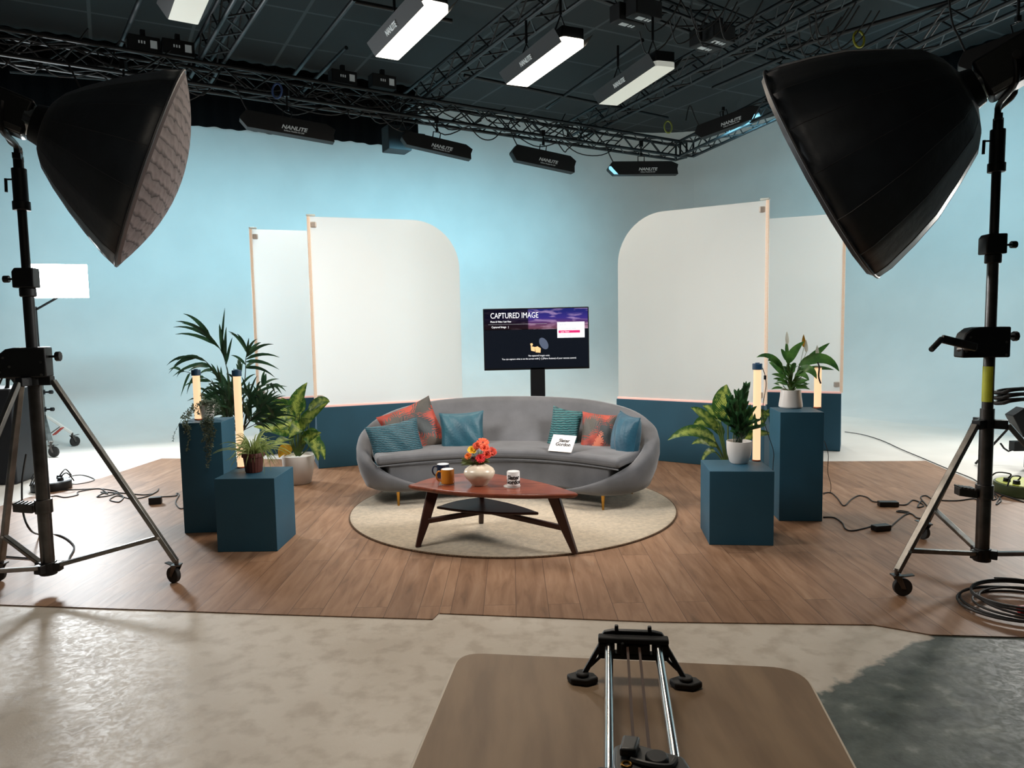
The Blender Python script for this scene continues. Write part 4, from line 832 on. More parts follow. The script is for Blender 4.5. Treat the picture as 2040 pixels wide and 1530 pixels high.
# ------------------------------------------------------------------ light stands
def caster(parent, foot, ang, s_=1.0, top=None):
    """wheel standing on foot"""
    f = V3(foot); r = .048*s_; d = V3((math.cos(ang), math.sin(ang), 0)); n = V3((-d.y, d.x, 0)); c = f+V3((0, 0, r+.0005))
    mb = MB(); mb.prism([c+n*.018+V3((0, 0, -.006))-d*.01, c+n*.018+V3((0, 0, -.006))+d*.012, c+n*.018-d*.012+V3((0, 0, r+.012)), c+n*.018-d*.05+V3((0, 0, r+.012))], (0, 0, 0), n*.004)
    mb.prism([c-n*.022+V3((0, 0, -.006))-d*.01, c-n*.022+V3((0, 0, -.006))+d*.012, c-n*.022-d*.012+V3((0, 0, r+.012)), c-n*.022-d*.05+V3((0, 0, r+.012))], (0, 0, 0), n*.004)
    mb.box(c-d*.03+V3((0, 0, r+.014)), (.05, .05, .008)); mb.cyl(c-d*.03+V3((0, 0, r+.014)), c-d*.03+V3((0, 0, r+.05)), .012, n=12)
    mb.bar(c+d*.0+V3((0, 0, r+.01)), c+d*.055+V3((0, 0, r+.018)), .03, .005)
    fk = mb.build('caster', DST, parent); mb = MB(); mb.cyl(c-n*.014, c+n*.014, r, n=28); mb.cyl(c-n*.0165, c+n*.0165, r*.35, n=16); mb.build('wheel', RUB, fk, bevel=.004); return c-d*.03+V3((0, 0, r+.045))
def rbox(mb, c, sx, sy, sz, yaw):
    R = Matrix.Rotation(yaw, 3, 'Z'); mb.box(c, (sx, sy, sz), R)
def stand(label, c, feet, zap, ztop, zg, zcl, yaw, crank=None, tape=False, mats=(STL, DST)):
    c = V3((c.x, c.y, 0)); t = thing('light_stand', label, 'light stand', c+V3((0, 0, ZV)), 'wheeled light stands')
    zb = .13; X = V3((math.cos(yaw), math.sin(yaw), 0)); Yv = V3((-X.y, X.x, 0))
    mb = MB(); mb.cyl(c+V3((0, 0, zb-.03)), c+V3((0, 0, zap+.06)), .036, n=24); mb.build('outer_column', mats[1], t)
    mb = MB(); mb.cyl(c+V3((0, 0, zap+.06)), c+V3((0, 0, zcl)), .029, n=20); mb.build('middle_column', BLK if not tape else mats[1], t)
    mb = MB(); mb.cyl(c+V3((0, 0, zcl)), c+V3((0, 0, ztop)), .023, n=20); mb.build('top_column', BLK, t)
    mb = MB(); mb.cyl(c+V3((0, 0, zap-.05)), c+V3((0, 0, zap+.0)), .045, n=20)
    for f in feet:
        d = (V3((f.x, f.y, 0))-c).normalized(); mb.bar(c, c+d*.10, .05, .05); k = len(mb.v)-8
        for i in range(k, len(mb.v)): mb.v[i].z += zap-.025
    mb.build('spider', BLK, t, bevel=.004)
    for i, f in enumerate(feet):
        f0 = V3((f.x, f.y, ZV)); d = (V3((f.x, f.y, 0))-c).normalized(); topc = caster(t, f0, math.atan2(d.y, d.x)+(2.6, .4, 1.9)[i]); a = c+d*.10+V3((0, 0, zap-.025)); b = topc+V3((0, 0, -.012))
        mb = MB(); mb.bar(a, b, .036, .026); lg = mb.build('leg', mats[0], t, bevel=.004)
        p = a.lerp(b, .86); mb = MB(); bs = c+V3((0, 0, zb))+d*.03; mb.bar(bs, p, .034, .024); mb.build('brace', mats[0], t, bevel=.004)
        mb = MB(); mb.cyl(p-Yv*.025, p+Yv*.025, .008, n=10); mb.build('bolt', CHR, lg)
    mb = MB(); mb.cyl(c+V3((0, 0, zb-.045)), c+V3((0, 0, zb+.03)), .046, n=20)
    for f in feet:
        d = (V3((f.x, f.y, 0))-c).normalized(); mb.box(c+d*.05+V3((0, 0, zb)), (.05, .05, .05), Matrix.Rotation(math.atan2(d.y, d.x), 3, 'Z'))
    mb.build('brace_hub', BLK, t, bevel=.004)
    zp = .50
    mb = MB(); mb.cyl(c+V3((0, 0, zp-.05)), c+V3((0, 0, zp+.03)), .046, n=20); P_ = c-X*.05+V3((0, 0, zp))
    mb.prism([P_+Yv*.03+V3((0, 0, -.045)), P_-Yv*.03+V3((0, 0, -.045)), P_-Yv*.03+V3((0, 0, .0)), P_+Yv*.03+V3((0, 0, .0))], (0, 0, 0), -X*.10+V3((0, 0, .015)))
    for k in range(5): mb.bar(P_-X*(.012+k*.02)+Yv*.04+V3((0, 0, .005+k*.003)), P_-X*(.012+k*.02)-Yv*.04+V3((0, 0, .005+k*.003)), .010, .012)
    mb.build('pedal', DST, t, bevel=.002)
    # gear housing (round-topped plate box beside the column)
    g = c+V3((0, 0, zg)); mb = MB(); poly = [(-.17, -.085), (.085, -.085), (.085, .085), (-.08, .085), (-.12, .078), (-.155, .05), (-.17, .01)]
    mb.prism([g+X*a+V3((0, 0, b)) for a, b in poly], -Yv*.05, Yv*.05); mb.build('winch_housing', BLK, t, bevel=.008)
    mb = MB()
    for a, b in ((-.13, .03), (-.10, -.02), (-.15, -.05), (.06, -.07), (.06, .0)): mb.cyl(g+X*a+V3((0, 0, b))-Yv*.052, g+X*a+V3((0, 0, b))-Yv*.056, .007, n=10)
    mb.build('rivet', STL, t)
    mb = MB(); mb.cyl(g+X*.08+V3((0, 0, .03)), g+X*.14+V3((0, 0, .03)), .007, n=10); mb.cyl(g+X*.12+V3((0, 0, .03)), g+X*.145+V3((0, 0, .03)), .028, n=8); mb.build('knob', BLK, t, bevel=.003)
    h = c+V3((0, 0, zcl)); mb = MB(); poly = [(-.06, -.05), (.05, -.05), (.05, .06), (-.045, .06), (-.06, .04)]
    mb.prism([h+X*a+V3((0, 0, b)) for a, b in poly], -Yv*.045, Yv*.045); mb.cyl(h+V3((0, 0, -.10)), h+V3((0, 0, -.05)), .042, n=20); mb.build('upper_clamp', BLK, t, bevel=.006)
    q1 = 1 if tape else -1; mb = MB(); mb.cyl(h+X*.05*q1, h+X*.10*q1, .006, n=10); mb.cyl(h+X*.09*q1, h+X*.12*q1, .02, n=8); mb.build('knob', BLK, t, bevel=.003)
    k_ = c+V3((0, 0, ztop)); mb = MB(); mb.cyl(k_-V3((0, 0, .22)), k_-V3((0, 0, .02)), .038, n=16); mb.cyl(k_-V3((0, 0, .25)), k_-V3((0, 0, .20)), .045, n=16); mb.cyl(k_+V3((0, 0, -.03)), k_+V3((0, 0, .04)), .026, n=16); mb.build('receiver', BLK, t, bevel=.004)
    mb = MB(); mb.cyl(k_+V3((0, 0, -.08)), k_-X*.07+V3((0, 0, -.08)), .005, n=8); mb.cyl(k_-X*.07+V3((0, 0, -.075)), k_-X*.072+V3((0, 0, -.15)), .008, n=8); mb.build('locking_handle', BLK, t)
    if crank:
        a, b, e = crank; mb = MB(); mb.cyl(g-X*.17+V3((0, 0, -.04)), a, .014, n=12); mb.bar(a, b, .022, .045); mb.build('crank_arm', DST, t, bevel=.006); mb = MB(); mb.cyl(b, e, .015, n=14); mb.build('crank_grip', RUB, t, bevel=.003)
    if tape:
        mb = MB(); mb.grid(lambda i, j: c+V3((.0305*math.cos(2.5+2.4*i), .0305*math.sin(2.5+2.4*i), zap+.10+.2*j)), 10, 1); tag(mb.build('tape', mat('yellow_tape', (196, 200, 52), .5, noise=(10, .1)), t), 'bright yellow tape')
    return t
cL = on_z(97, 1142, .09); cL.z = 0; aL = math.radians(14)
fL = [cL+.66*V3((math.cos(aL+k*2*math.pi/3), math.sin(aL+k*2*math.pi/3), 0)) for k in range(3)]
f1 = on_z(347, 1162); fL[0] = V3((f1.x, f1.y, 0)); f2 = on_z(6, 1160); fL[1] = V3((f2.x-.03, f2.y, 0))
zgl = at_y(45, 722, cL.y).z; ztl = 2.42
stand('black and chrome wheeled light stand at left carrying the left softbox', cL, fL, at_y(75, 750, cL.y).z, ztl, zgl, at_y(45, 556, cL.y).z, math.radians(10))
f1 = on_z(1797, 1188); f2 = on_z(1838, 1075); mid = (f1+f2)/2; dd = (f2-f1); nr = V3((dd.y, -dd.x, 0)).normalized(); cR = mid+nr*dd.length*.29; cR.z = 0; f3 = cR+(cR-V3((mid.x, mid.y, 0))).normalized()*.67
zgr = at_y(1985, 681, cR.y).z; zapR = at_y(1970, 835, cR.y).z
crk = (at_y(1945, 692, cR.y-.1), at_y(1876, 675, cR.y-.12), at_y(1855, 697, cR.y-.18))
stand('black and chrome wheeled light stand at right with crank handle and yellow tape', cR, [V3((f1.x, f1.y, 0)), V3((f2.x, f2.y, 0)), f3], zapR, at_y(2010, 250, cR.y).z, zgr, at_y(2003, 488, cR.y).z, math.radians(-5), crank=crk, tape=True)
# ------------------------------------------------------------------ softboxes
SBX = mat('softbox_fabric', (40, 46, 54), .5, noise=(4, .25), bump=(18, .25), sheen=.1); RIMM = mat('softbox_piping', (58, 58, 62), .5)
GRD = mat('egg_crate_fabric', (104, 92, 92), .8); m = GRD; tc = N(m, 'ShaderNodeTexCoord')
wv = N(m, 'ShaderNodeTexWave', Scale=5.6, Distortion=2.6, Detail=1.0, wave_type='BANDS', bands_direction='Y', wave_profile='SAW'); wv.inputs['Detail Scale'].default_value = 3.5; L(m, tc.outputs['UV'], wv.inputs['Vector']); gr_ = ramp(m, [(0, (44, 38, 40)), (.16, (92, 82, 82)), (.3, (124, 112, 112)), (1, (104, 94, 94))]); L(m, wv.outputs['Fac'], gr_.inputs['Fac']); L(m, gr_.outputs[0], BS(m).inputs['Base Color'])
bp = N(m, 'ShaderNodeBump', Strength=.6, Distance=.03); L(m, wv.outputs['Fac'], bp.inputs['Height']); L(m, bp.outputs[0], BS(m).inputs['Normal'])
SINV = mat('silver_lining', (170, 170, 172), .35, .6)
def softbox(label, rimc, a, R, depth, prof, skirt, gridmat, nseg=16, rot=0):
    bulge = .15 if gridmat else .01
    a = V3(a).normalized(); x, y = perp(a); apex = rimc-a*depth
    t = thing('softbox', label, 'softbox', apex, 'large black softboxes')
    def ringp(s_, r, k): g = 2*math.pi*k/nseg+rot; return apex+a*s_*depth+(x*math.cos(g)+y*math.sin(g))*r*R
    mb = MB(); S_ = [p[0] for p in prof]; n = len(prof)
    sub = 4  # points between ribs, slightly sagging inwards
    def fn(i, j):
        ii = round(i*(n-1)); s_, r = prof[ii]; jj = round(j*nseg*sub) % (nseg*sub); k, fr = divmod(jj, sub); p = ringp(s_, r, k).lerp(ringp(s_, r, (k+1) % nseg), fr/sub); return p
    mb.grid(fn, n-1, nseg*sub, cv=True); mb.build('shell', SBX, t, ang=60, solid=.006)
    mb = MB()
    for k in range(nseg): mb.tube([ringp(s_, r+.004, k) for s_, r in prof], .0022, 5)
    mb.build('seams', RIMM, t)
    mb = MB(); mb.tube([ringp(1, 1.0, k/4) for k in range(nseg*4)], .008, 6, closed=True); mb.build('rim', RIMM, t)
    mb = MB()
    def fs(i, j):
        k = j*nseg; k0 = int(k) % nseg; fr = k-int(k); s_ = 1+skirt*i/depth; r = 1.0-.03*i; p = ringp(s_, r, k0).lerp(ringp(s_, r, (k0+1) % nseg), fr); return p
    mb.grid(fs, 3, nseg*2, cv=True)
    mb.build('skirt', GRD if gridmat else SBX, t, ang=60)
    mb = MB(); c0 = rimc+a*(skirt*.9)
    def fg(i, j):
        g = 2*math.pi*j; q_ = ringp(1+skirt/depth, .97, 0); k = j*nseg; k0 = int(k) % nseg; fr = k-int(k); p = ringp(1+skirt*.9/depth, .97, k0).lerp(ringp(1+skirt*.9/depth, .97, (k0+1) % nseg), fr); return c0.lerp(p, max(i, .02))+a*(bulge*(1-i*i))
    # egg-crate fabric grid: crossing fabric strips
    mb.grid(fg, 8, nseg*2, cv=True, uv=True)
    for k in range(len(mb.uv)):
        mb.uv[k] = [((mb.v[i]-c0).dot(x)/R/2+.5, (mb.v[i]-c0).dot(y)/R/2+.5) for i in mb.f[k]]
    mb.build('egg_crate_grid', GRD, t, ang=80)
    mb = MB(); mb.cyl(apex+a*.01, apex-a*.05, .115, .10, n=24); mb.build('speed_ring', BLK, t, bevel=.004)
    return t, apex
def head(label, apex, a, lb, sup_top, w_=.16, ly=.14, lh=.2, px_arm=None):
    a = V3(a).normalized(); x = a; s_ = V3((-a.y, a.x, 0)).normalized(); up = x.cross(s_)
    R3 = Matrix((x, s_, up)).transposed(); c = apex-a*(.06+lb/2)
    t = thing('studio_light', label, 'studio light', c, 'studio light heads behind the softboxes')
    mb = MB(); mb.box(c, (lb, w_, lh), R3); mb.build('body', BLK, t, bevel=.02, seg=3)
    mb = MB(); mb.cyl(apex-a*.09, apex-a*.045, .085, n=24); mb.build('collar', CHR, t, bevel=.003)
    mb = MB()
    for k in (-1, 1): mb.box(c+s_*k*(w_/2+.004)-up*(lh*.40), (lb*.9, .006, .03), R3)
    mb.build('side_rail', STL, t, bevel=.002)
    mb = MB(); by = V3(sup_top)
    for k in (-1, 1):
        e = c+s_*k*(w_/2+.03); mb.tube(catmull([e+up*.02, e-V3((0, 0, .12)), by+s_*k*.06+V3((0, 0, .06)), by+s_*k*.035], 4), .016, 8)
    mb.bar(by+s_*.06, by-s_*.06, .04, .03); mb.build('yoke', BLK, t, bevel=.003)
    mb = MB(); e = c+s_*(w_/2+.05); mb.cyl(e-s_*.03, e+s_*.03, .022, n=10); mb.build('yoke_knob', RUB, t, bevel=.003)
prof = [(0, .16), (.03, .25), (.1, .36), (.25, .50), (.45, .66), (.65, .80), (.85, .93), (1, 1)]
profR = [(0, .15), (.05, .33), (.12, .46), (.3, .62), (.5, .78), (.7, .89), (.9, .98), (1, 1)]
aLb = V3((.86, .42, -.36)); rimL = at_y(300, 338, 4.25)
_, apL = softbox('big black softbox at left showing its grey rippled egg-crate front', rimL, aLb, .585, .54, prof, .02, True, 16)
head('black studio light head behind the left softbox', apL, aLb, .26, cL+V3((0, 0, ztl+.04)))
aRb = V3((-.76, .49, -.44)); rimR = at_y(1640, 347, 4.4)
_, apR = softbox('big black softbox at right seen from behind, egg-crate turned away', rimR, aRb, .69, .80, profR, .03, False, 16, .2)
head('black studio light head behind the right softbox', apR, aRb, .34, cR+V3((0, 0, at_y(2010, 250, cR.y).z+.04)), w_=.18, lh=.22)
# ------------------------------------------------------------------ lit lamp behind, on its own stand
LY = 9.0; lc = at_y(116, 560, LY); base = on_z(91, 893); base.z = 0
t = thing('light_stand', 'silver combo stand with red tag far left behind, under the blazing lamp', 'light stand', base+V3((0, 0, .001)), 'wheeled light stands')
ap = base+V3((0, 0, .42))
mb = MB(); mb.cyl(base+V3((0, 0, .10)), base+V3((0, 0, .95)), .028, n=14); mb.build('outer_column', STL, t); mb = MB(); mb.cyl(base+V3((0, 0, .95)), V3((base.x, base.y, lc.z-.3)), .016, n=12); mb.build('inner_column', BLK, t)
for (px, py), mt in (((150, 889), WHT), ((108, 911), STL), ((60, 905), STL)):
    f = on_z(px, py); f.z = .001; d = (f-base); d.z = 0; d.normalize(); tpc = caster(t, f, math.atan2(d.y, d.x)+.8, 1.35); mb = MB(); mb.bar(ap+d*.03, tpc, .05, .03); mb.build('leg', mt, t, bevel=.004)
    mb = MB(); mb.bar(base+V3((0, 0, .14)), ap.lerp(tpc, .6), .02, .012); mb.build('brace', STL, t)
for z in (.5, .72, .95): mb = MB(); mb.cyl(base+V3((0, 0, z-.03)), base+V3((0, 0, z+.03)), .04, n=12); mb.cyl(base+V3((0, 0, z)), base+V3((.13, 0, z)), .012, n=8); mb.cyl(base+V3((.1, 0, z)), base+V3((.14, 0, z)), .025, n=8); mb.build('collar', BLK, t, bevel=.003)
p1, p2 = at_y(108, 866, 9.1), at_y(124, 852, 9.1); mb = MB(); mb.bar(p1, p2, .01, .07, up=(0, 1, 0)); tag(mb.build('tag', mat('red_tag', (170, 56, 44), .6), t), 'red tag')
t = thing('studio_lamp', 'blazing rectangular white lamp on a stand at far left', 'lamp', lc+V3((0, 0, -.25)))
ldir = V3((.42, -1, -.12)).normalized(); Ml = frame(lc, V3((-ldir.y, ldir.x, 0)), (0, 0, 1))   # z axis = x cross y
if Ml.col[2].to_3d().dot(ldir) < 0: Ml = frame(lc, V3((ldir.y, -ldir.x, 0)), (0, 0, 1))
mb = MB(Ml); mb.box((0, 0, -.07), (.60, .36, .13)); mb.build('housing', BLK, t, bevel=.01)
mb = MB(Ml); mb.box((0, 0, .002), (.64, .41, .01)); mb.build('diffuser', EMC, t, bevel=.02)
mb = MB(); mb.tube([lc+V3((0, .12, 0)), lc+V3((-.06, .16, -.16)), V3((base.x, base.y, lc.z-.34))], .014, 8); mb.build('yoke', BLK, t)
# matching lamp just outside the right edge, seen only by its light
lr = V3((6.4, 8.5, 2.1)); t = thing('studio_lamp', 'white lamp on a stand out of frame beyond the right edge', 'lamp', V3((lr.x, lr.y, .001)))
Mr = frame(lr, V3((-1, -.5, 0)), (0, 0, 1)); 
if Mr.col[2].to_3d().y > 0: Mr = frame(lr, V3((1, .5, 0)), (0, 0, 1))
mb = MB(Mr); mb.box((0, 0, -.07), (.66, .43, .13)); mb.build('housing', BLK, t, bevel=.01); mb = MB(Mr); mb.box((0, 0, .002), (.62, .39, .01)); mb.build('diffuser', EMC, t)
mb = MB(); mb.cyl(V3((lr.x, lr.y+.07, .001)), V3((lr.x, lr.y+.07, 1.9)), .02); mb.build('stand_pole', BLK, t)
# ------------------------------------------------------------------ clutter left and right
bg = at_y(18, 800, 7.2); mb = MB(); R = Matrix.Rotation(.1, 3, 'Z')
t = thing('equipment_case', 'tall dark case with cables on top at the far left edge', 'case', V3((bg.x-.1, 7.2, .001))); z1 = at_y(18, 772, 7.2).z
mb.box(V3((bg.x-.19, 7.25, z1/2+.002)), (.60, .5, z1-.004), R); mb.build('body', mat('dark_blue_case', (14, 20, 30), .6, noise=(4, .2)), t, bevel=.015)
mb = MB()
for k in range(9):
    a = at_y(random.uniform(-10, 50), 772, 7.1); mb.tube(catmull([a, a+V3((random.uniform(-.1, .1), 0, .2)), a+V3((random.uniform(-.2, .2), .05, .34)), a+V3((random.uniform(-.25, .1), .05, .1)), a+V3((random.uniform(-.2, .2), 0, -.12))], 5), .009, 6)
tag(mb.build('cable_bundle', CABLE), 'tangled black cables heaped on the dark case at left edge', 'cable')
def reel(label, px, py, r, h, mt, rim):
    c = on_z(px, py); c.z = .0012 if c.y > 6.9 else ZV; t = thing('cable_reel', label, 'cable reel', c); mb = MB(); mb.lathe([(0, 0), (r, 0), (r+.004, .01), (r+.004, h-.01), (r, h), (r*.9, h), (0, h-.004)], c+V3((0, 0, .0005)), n=40); mb.build('drum', rim, t, ang=40)
    mb = MB(); mb.cyl(c+V3((0, 0, h)), c+V3((0, 0, h+.006)), r*.93, n=36); mb.build('plate', mt, t)
    rnd = random.Random(px)
    for k in range(5):
        a = rnd.uniform(0, 6.28); q_ = c+V3((math.cos(a)*r*.6, math.sin(a)*r*.6, h+.006)); mb = MB(); mb.cyl(q_, q_+V3((0, 0, .03)), .028, .024, n=14); mb.tube(catmull([q_+V3((0, 0, .02)), q_+V3((.03, 0, .06)), q_+V3((.08*math.cos(a), .08*math.sin(a), .07)), q_+V3((.14*math.cos(a), .14*math.sin(a), .0))], 5), .006, 6); mb.build('plug', BLK, t)
reel('dark round cable reel with plugs on the vinyl behind the left stand', 103, 975, .165, .075, mat('reel_white', (150, 160, 172), .5), BLK)
reel('yellow-green round cable reel with plugs at the right edge', 2041, 984, .22, .09, mat('reel_yellow', (186, 196, 70), .5), mat('reel_olive', (70, 84, 48), .5))
def adaptor(label, px, py, sx, sy, sz, yaw, name='power_adaptor'):
    c = on_z(px, py); c.z = ZV; mb = MB(); mb.box(c+V3((0, 0, sz/2+.0005)), (sx, sy, sz), Matrix.Rotation(yaw, 3, 'Z')); tag(mb.build(name, BLK, bevel=.006, seg=3), label, 'adaptor')
adaptor('black power adaptor on the vinyl, left of the tall left plinth', 310, 1005, .10, .06, .06, .3)
adaptor('longer black power adaptor on the right vinyl, nearer the back', 1769, 1010, .145, .06, .04, -.1)
adaptor('black power adaptor on the right vinyl, nearer the camera', 1755, 1058, .125, .06, .04, .25)
def cable(label, pts, r=.005, z=None, m_=CABLE, kind='cable'):
    P3 = []
    for p in pts:
        if len(p) == 2: v = on_z(p[0], p[1]); v.z = (ZV if z is None else z)+r+.0005
        else: v = V3(p)
        P3.append(v)
    mb = MB(); mb.tube(catmull(P3, 6), r, 6); return tag(mb.build(kind, m_), label, 'cable')
cable('thin cable looping from the black reel across to the right and back', [(122, 966), (140, 951), (165, 948), (188, 956), (178, 962), (150, 966), (128, 962)], z=.002)
cable('thin cable from the dark reel to the black adaptor by the left plinth', [(100, 992), (113, 990), (130, 993), (155, 988), (156, 982), (190, 976), (203, 977), (215, 986), (202, 982), (250, 985), (285, 988), (304, 986)])
cable('thin black cable looping back on the vinyl left of the adaptor', [(112, 979), (165, 977), (200, 976), (235, 982), (215, 990), (193, 992), (215, 983), (245, 990), (238, 1002), (222, 1000), (220, 996), (235, 990), (262, 996), (290, 992), (312, 982), (316, 976)])
cable('thin cable between the black adaptor and the tall left plinth', [(322, 992), (350, 990), (352, 985), (357, 988), (350, 1003), (358, 1015), (368, 1014)])
cable('black cable hanging down beside the left stand column and over the vinyl', [tuple(at_y(52, 905, cL.y+.5)), tuple(at_y(44, 960, cL.y+.4)), tuple(at_y(46, 1020, cL.y+.3)), tuple(at_y(60, 1055, cL.y+.25)), (80, 1068), (120, 1070), (147, 1090), (140, 1112), (128, 1122), (60, 1116), (5, 1112)], .006)
cable('cable from the tall right plinth running to the longer adaptor', [(1640, 985), (1655, 984), (1668, 995), (1681, 1010), (1695, 998), (1710, 990), (1727, 993), (1738, 1001), (1750, 1003)])
cable('cable from the longer adaptor tangling toward the back caster', [(1787, 1008), (1805, 1008), (1818, 999), (1832, 1003), (1840, 1010), (1828, 1013), (1836, 1000), (1848, 1012), (1834, 994), (1845, 990), (1862, 998), (1905, 1000), (1940, 996), (1950, 1003)])
cable('cable from the right plinth foot to the nearer adaptor', [(1640, 1033), (1662, 1034), (1678, 1045), (1684, 1056), (1700, 1060), (1738, 1051)])
cable('cable from the nearer adaptor toward the back caster of the right stand', [(1772, 1055), (1783, 1044), (1800, 1030), (1812, 1024), (1795, 1020), (1787, 1022), (1815, 1026), (1826, 1034), (1838, 1036)])
cable('long thin cable running from behind the right base across the white floor', [(1683, 862), (1720, 868), (1758, 880), (1795, 897), (1838, 915), (1885, 935), (1935, 955), (1955, 968), (1990, 986), (2030, 1000)], .005, z=.006)
cable('short curly cable on the vinyl right of the right stand', [(1975, 970), (1978, 985), (1972, 998), (1985, 996), (1980, 985), (1990, 992), (1994, 1000), (1985, 1008), (1988, 1000), (2000, 990), (2040, 1003)])
# hanging cord from right tube lights
tr_ = on_z(1505, 917, .5); cable('thin dark cord hanging from the tube light cap down behind the low right plinth', [tuple(at_y(1507, 724, 5.08)), tuple(at_y(1516, 728, 5.08)), tuple(at_y(1524, 748, 5.1)), tuple(at_y(1526, 770, 5.12)), tuple(at_y(1521, 800, 5.15)), tuple(at_y(1520, 830, 5.2)), tuple(at_y(1530, 865, 5.23)), tuple(at_y(1541, 900, 5.25)), tuple(at_y(1540, 930, 5.26)), tuple(at_y(1537, 1020, 5.28))], .0025)
cable('thin cord dropping from the tall right plinth to the vinyl', [tuple(at_y(1642, 878, 5.55)), tuple(at_y(1650, 905, 5.7)), tuple(at_y(1649, 940, 5.8)), tuple(at_y(1655, 965, 5.9)), (1653, 984), (1640, 987)], .0025)
mb = MB(); c = at_y(1524, 752, 5.095); mb.box(c, (.016, .012, .03)); tag(mb.build('inline_switch', BLK, bevel=.003), 'small black inline switch on the cord of the tall right tube light', 'switch')
mb = MB(); a = at_y(1632, 728, 5.45); mb.tube(catmull([at_y(1629, 722, 5.47), at_y(1632, 732, 5.44), at_y(1631, 750, 5.43), at_y(1635, 764, 5.43)], 5), .006, 6); tag(mb.build('strap', BLKM), 'black strap hanging from the uncapped amber tube light', 'strap')
# coil of cable at right front
mb = MB(); cc = on_z(2045, 1215); pts = []
for k in range(120):
    a = k*.33; r = .26+.05*math.sin(k*.27)+.02*math.sin(k*.11); pts.append(V3((cc.x+.02*math.sin(k*.13)+r*math.cos(a), cc.y+r*.85*math.sin(a), ZV+.008+.06*k/120+.008*math.sin(k*.21)**2)))
mb.tube(catmull(pts, 2), .0065, 6); t = thing('cable_coil', 'coil of thick black cable on the vinyl at the right front', 'cable', V3((cc.x, cc.y, ZV))); mb.build('coil', CABLE, t)
c = at_y(2033, 1214, cc.y-.05); mb = MB(); mb.cyl(V3((c.x-.01, c.y, c.z)), V3((c.x+.07, c.y, c.z)), .02, n=12); tag(mb.build('connector', mat('red_connector', (176, 40, 50), .45), t, bevel=.003), 'red connector')
# stand at the right edge
cx = on_z(2046, 935); t = thing('tripod_stand', 'black tripod stand cut by the right edge behind the right light stand', 'stand', V3((cx.x, cx.y, .001)))
b0 = V3((cx.x, cx.y, 0)); mb = MB(); mb.cyl(b0+V3((0, 0, .02)), b0+V3((0, 0, 1.3)), .028, n=14); mb.build('column', BLK, t)
for k in range(3):
    a = 2.5+k*2.094; d = V3((math.cos(a), math.sin(a), 0)); mb = MB(); mb.bar(b0+V3((0, 0, .62)), b0+d*.42+V3((0, 0, .012)), .03, .02); mb.build('leg', BLK, t)
h1 = at_y(2008, 835, cx.y); mb = MB(); mb.prism([at_y(x, y, cx.y-.1) for x, y in ((2018, 828), (2042, 812), (2060, 860), (2040, 872))], (0, 0, 0), (0, .12, 0)); mb.build('bracket', BLK, t, bevel=.006)
mb = MB(); mb.tube([at_y(x, y, cx.y-.1) for x, y in ((1993, 883), (2000, 893), (2009, 899), (2017, 896), (2022, 890), (2040, 884))], .009, 8); mb.box(at_y(2030, 888, cx.y-.1), (.14, .08, .09)); mb.build('handle', BLK, t, bevel=.003)
mb = MB()
for k in range(3):
    z = k*.03; mb.tube(catmull([at_y(1988, 803, cR.y)+V3((.03, 0, z)), at_y(2000, 797, cR.y)+V3((0, -.05, z)), at_y(2030, 795, cR.y)+V3((0, -.02, z)), at_y(2060, 797, cR.y)+V3((0, .05, z)), at_y(2030, 802, cR.y)+V3((0, .12, z)), at_y(2000, 806, cR.y)+V3((0, .08, z))], 5, closed=True), .011, 8, closed=True)
tag(mb.build('hanging_cable', CABLE), 'looped black cable hanging on the right light stand above its legs', 'cable')
# ------------------------------------------------------------------ overhead trusses
def truss(name, label, p0, p1, w_=.25, bay=.3, r=.023, mt=RIG, group='black lighting trusses'):
    p0, p1 = V3(p0), V3(p1); d = (p1-p0); Ln = d.length; d.normalize(); s_ = V3((-d.y, d.x, 0)); t = thing(name, label, 'truss', p0, group); u = V3((0, 0, 1))
    cr = [(-w_/2, 0), (w_/2, 0), (w_/2, w_), (-w_/2, w_)]; O = [s_*a+u*b for a, b in cr]
    for o_ in O: mb = MB(); mb.cyl(p0+o_, p1+o_, r, n=10); mb.build('chord', mt, t)
    n = max(2, int(Ln/bay)); mb = MB()
    for k in range(n):
        for i in range(4):
            a, b = O[i], O[(i+1) % 4]; q0, q1 = p0+d*(Ln*k/n), p0+d*(Ln*(k+1)/n)
            if k % 2: a, b = b, a
            mb.cyl(q0+a, q1+b, .0105, n=6, caps=False)
    mb.build('lacing', mt, t)
    for k in (0, n):
        mb = MB(); q_ = p0+d*(Ln*k/n)
        for i in range(4): mb.cyl(q_+O[i], q_+O[(i+1) % 4], r*.8, n=8)
        mb.build('end_frame', mt, t)
    return t
ZTR = 4.3
A1 = on_z(385, 172, ZTR); A2 = on_z(1357, 316, ZTR); dU = (A2-A1).normalized(); A0 = A1-dU*5.2
dV = V3((dU.y, -dU.x, 0))
truss('lighting_truss', 'long black truss crossing the whole back, carrying the wall wash lights', A0, A2)
# side truss from right corner toward the camera
D1 = on_z(1532, 236, ZTR); dD = (D1-A2).normalized(); truss('lighting_truss', 'black truss running forward from the right back corner, behind the right softbox', A2+dD*.2, A2+dD*7.5)
def tr2(px0, px1, ext0, ext1, label, z=ZTR+.30):
    a, b = on_z(px0[0], px0[1], z), on_z(px1[0], px1[1], z); d = (b-a).normalized(); truss('lighting_truss', label, a-d*ext0, b+d*ext1)
tr2((1131, 0), (830, 218), 1.0, .45, 'black truss rising from the back truss between the two lit overhead panels')
tr2((1408, 141), (1170, 262), 3.2, .45, 'black truss right of the unlit overhead panel')
tr2((497, 0), (399, 160), 1.0, .3, 'black truss at left, beside the white overhead panel')
tr2((1235, 0), (1521, 105), .5, 3.0, 'black truss near the top, carrying white-labelled power boxes', 4.88)
